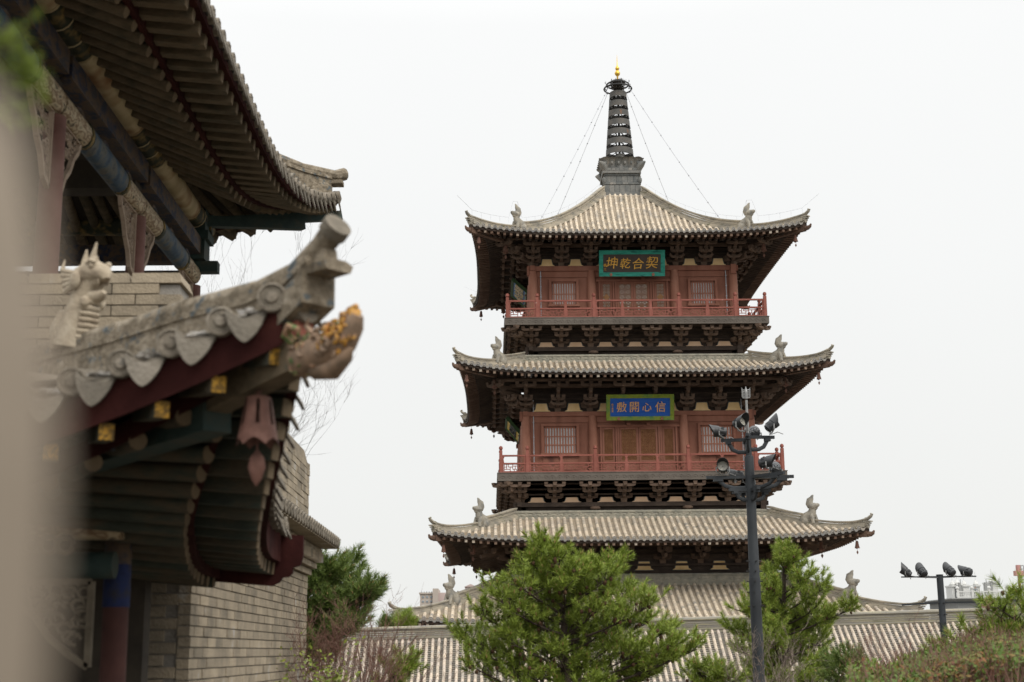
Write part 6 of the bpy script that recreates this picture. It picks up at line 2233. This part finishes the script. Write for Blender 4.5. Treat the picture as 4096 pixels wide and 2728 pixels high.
q.prism([(-3.2, 2.30), (-1.72, 2.17), (-1.66, 2.20), (-1.64, 2.235), (-1.59, 2.24), (-1.56, 2.27), (-1.56, 2.31), (-1.50, 2.33), (-1.48, 2.40), (-1.48, 2.56), (-3.2, 2.72)], 'y', 11.36, 11.42)
q.build('verge_board', REDB, gate)
q = MB(); q.b2(-6.5, -2.45, 9.25, 11.55, 0, .12); q.build('floor_slab', MORTAR, gate)
q = MB(); q.b2(-6.5, -2.6, 10.9, 11.1, .12, 2.75); q.build('wall', OLDDECK, gate)

# bronze wind bell hanging from the near corner
nb = empty('wind_bell', at(1030, 1758, 6.98))
tag(nb, 'large rusty red wind bell with a leaf clapper hanging below the glazed dragon head', 'wind bell')
q = MB()
n = 24
prof = [(.045, .215), (.060, .210), (.066, .195), (.074, .13), (.083, .07), (.094, .025), (.100, .0)]
vs, fs = [], []
for (r_, z) in prof:
    for k in range(n):
        a = 2 * math.pi * k / n
        lobe = abs(math.sin(a * 3))
        zz_ = z - (.035 * (1 - lobe) if z < .03 else 0)
        rr_ = r_ * (1 + .10 * (1 - lobe) * (1 - z / .215))
        vs.append((rr_ * math.cos(a), rr_ * math.sin(a), zz_))
for i in range(len(prof) - 1):
    for k in range(n):
        k2 = (k + 1) % n
        if i in (2, 3) and k % 4 == 2:
            continue                             # pierced openings
        fs.append((i * n + k, i * n + k2, (i + 1) * n + k2, (i + 1) * n + k))
m = len(vs)
vs += [(v[0] * .93, v[1] * .93, v[2]) for v in vs]
fs += [tuple(m + i for i in reversed(f)) for f in fs]
fs.append(tuple(k for k in range(n)))
q.add(vs[:0] or vs, fs[:-1])
q.lathe([(.066, .197), (.045, .217), (.02, .222)], 24)
q.build('bell_body', TERRA, nb, 50)
q = MB(); q.tube([(0, 0, .21), (0, 0, .40)], .007, 6)
for k in range(4):
    q.tube([(.016 * math.cos(a), 0, .25 + .04 * k + .022 * math.sin(a)) for a in [j * 1.05 for j in range(7)]], .005, 5)
q.build('chain', TERRA, nb)
q = MB(); q.tube([(0, 0, .15), (0, 0, -.06)], .006, 5); q.tube([(0, 0, -.05), (0, 0, -.09), (0, 0, -.14), (0, 0, -.20), (0, 0, -.23)], [.006, .036, .045, .025, .003], 10, flat=.4); q.build('clapper', TERRA, nb, 60)

# ------------------------------------------------------------------ out-of-focus post at the viewer's elbow, and a sprig of cypress
npx = [(-420, 380), (-40, 400), (50, 470), (110, 620), (150, 800), (195, 1100), (228, 1500), (232, 1900), (215, 2300), (190, 2728)]
D0 = .42
pts = [at(x, y, D0) for (x, y) in npx]
poly = [(p.x, p.z) for p in pts] + [(pts[-1].x - .004, 0.0), (pts[0].x, 0.0)]
q = MB(); q.prism(poly, 'y', D0 - .16, D0)
tag(q.build('stone_post', mat('beige_stone', [(.22, .18, .135), (.27, .225, .175)], 6, .95)), 'blurred beige stone post close by at the very left edge', 'post')

cyp = empty('cypress_tree', (-1.45, 2.3, 0))
tag(cyp, 'blurred yellow-green cypress sprig at the upper left edge', 'cypress')
wood, lf = MB(), MB()
Rc = random.Random(41)
wood.tube([(0, 0, 0), (.02, 0, 1.5), (0, .02, 2.6), (.05, 0, 3.3)], [.05, .04, .03, .01], 8)
for (x, y) in ((70, 120), (100, 200), (60, 260), (110, 300), (40, 340), (90, 380), (30, 420), (60, 180), (20, 240), (20, 150), (110, 150), (50, 440)):
    e = at(x, y, 2.3 + Rc.uniform(-.08, .08)) - Vector((-1.45, 2.3, 0))
    a = Vector((.03, 0, e.z - .12))
    wood.tube([a, a.lerp(e, .6) + Vector((0, 0, .02)), e], [.008, .005, .002], 5)
    for k in range(9):
        p = a.lerp(e, Rc.uniform(.78, 1.03)); d = Vector((Rc.uniform(-.3, .8), Rc.uniform(-.5, .5), Rc.uniform(-.7, .9)))
        needles(lf, p, d, .05, 22, .022, .004, Rc, .8)
wood.build('trunk', BARK, cyp, 60)
lf.build('crown', mat('cypress_leaf', [(.09, .13, .015), (.16, .22, .025), (.22, .27, .04)], 8, .6, island=.7), cyp)
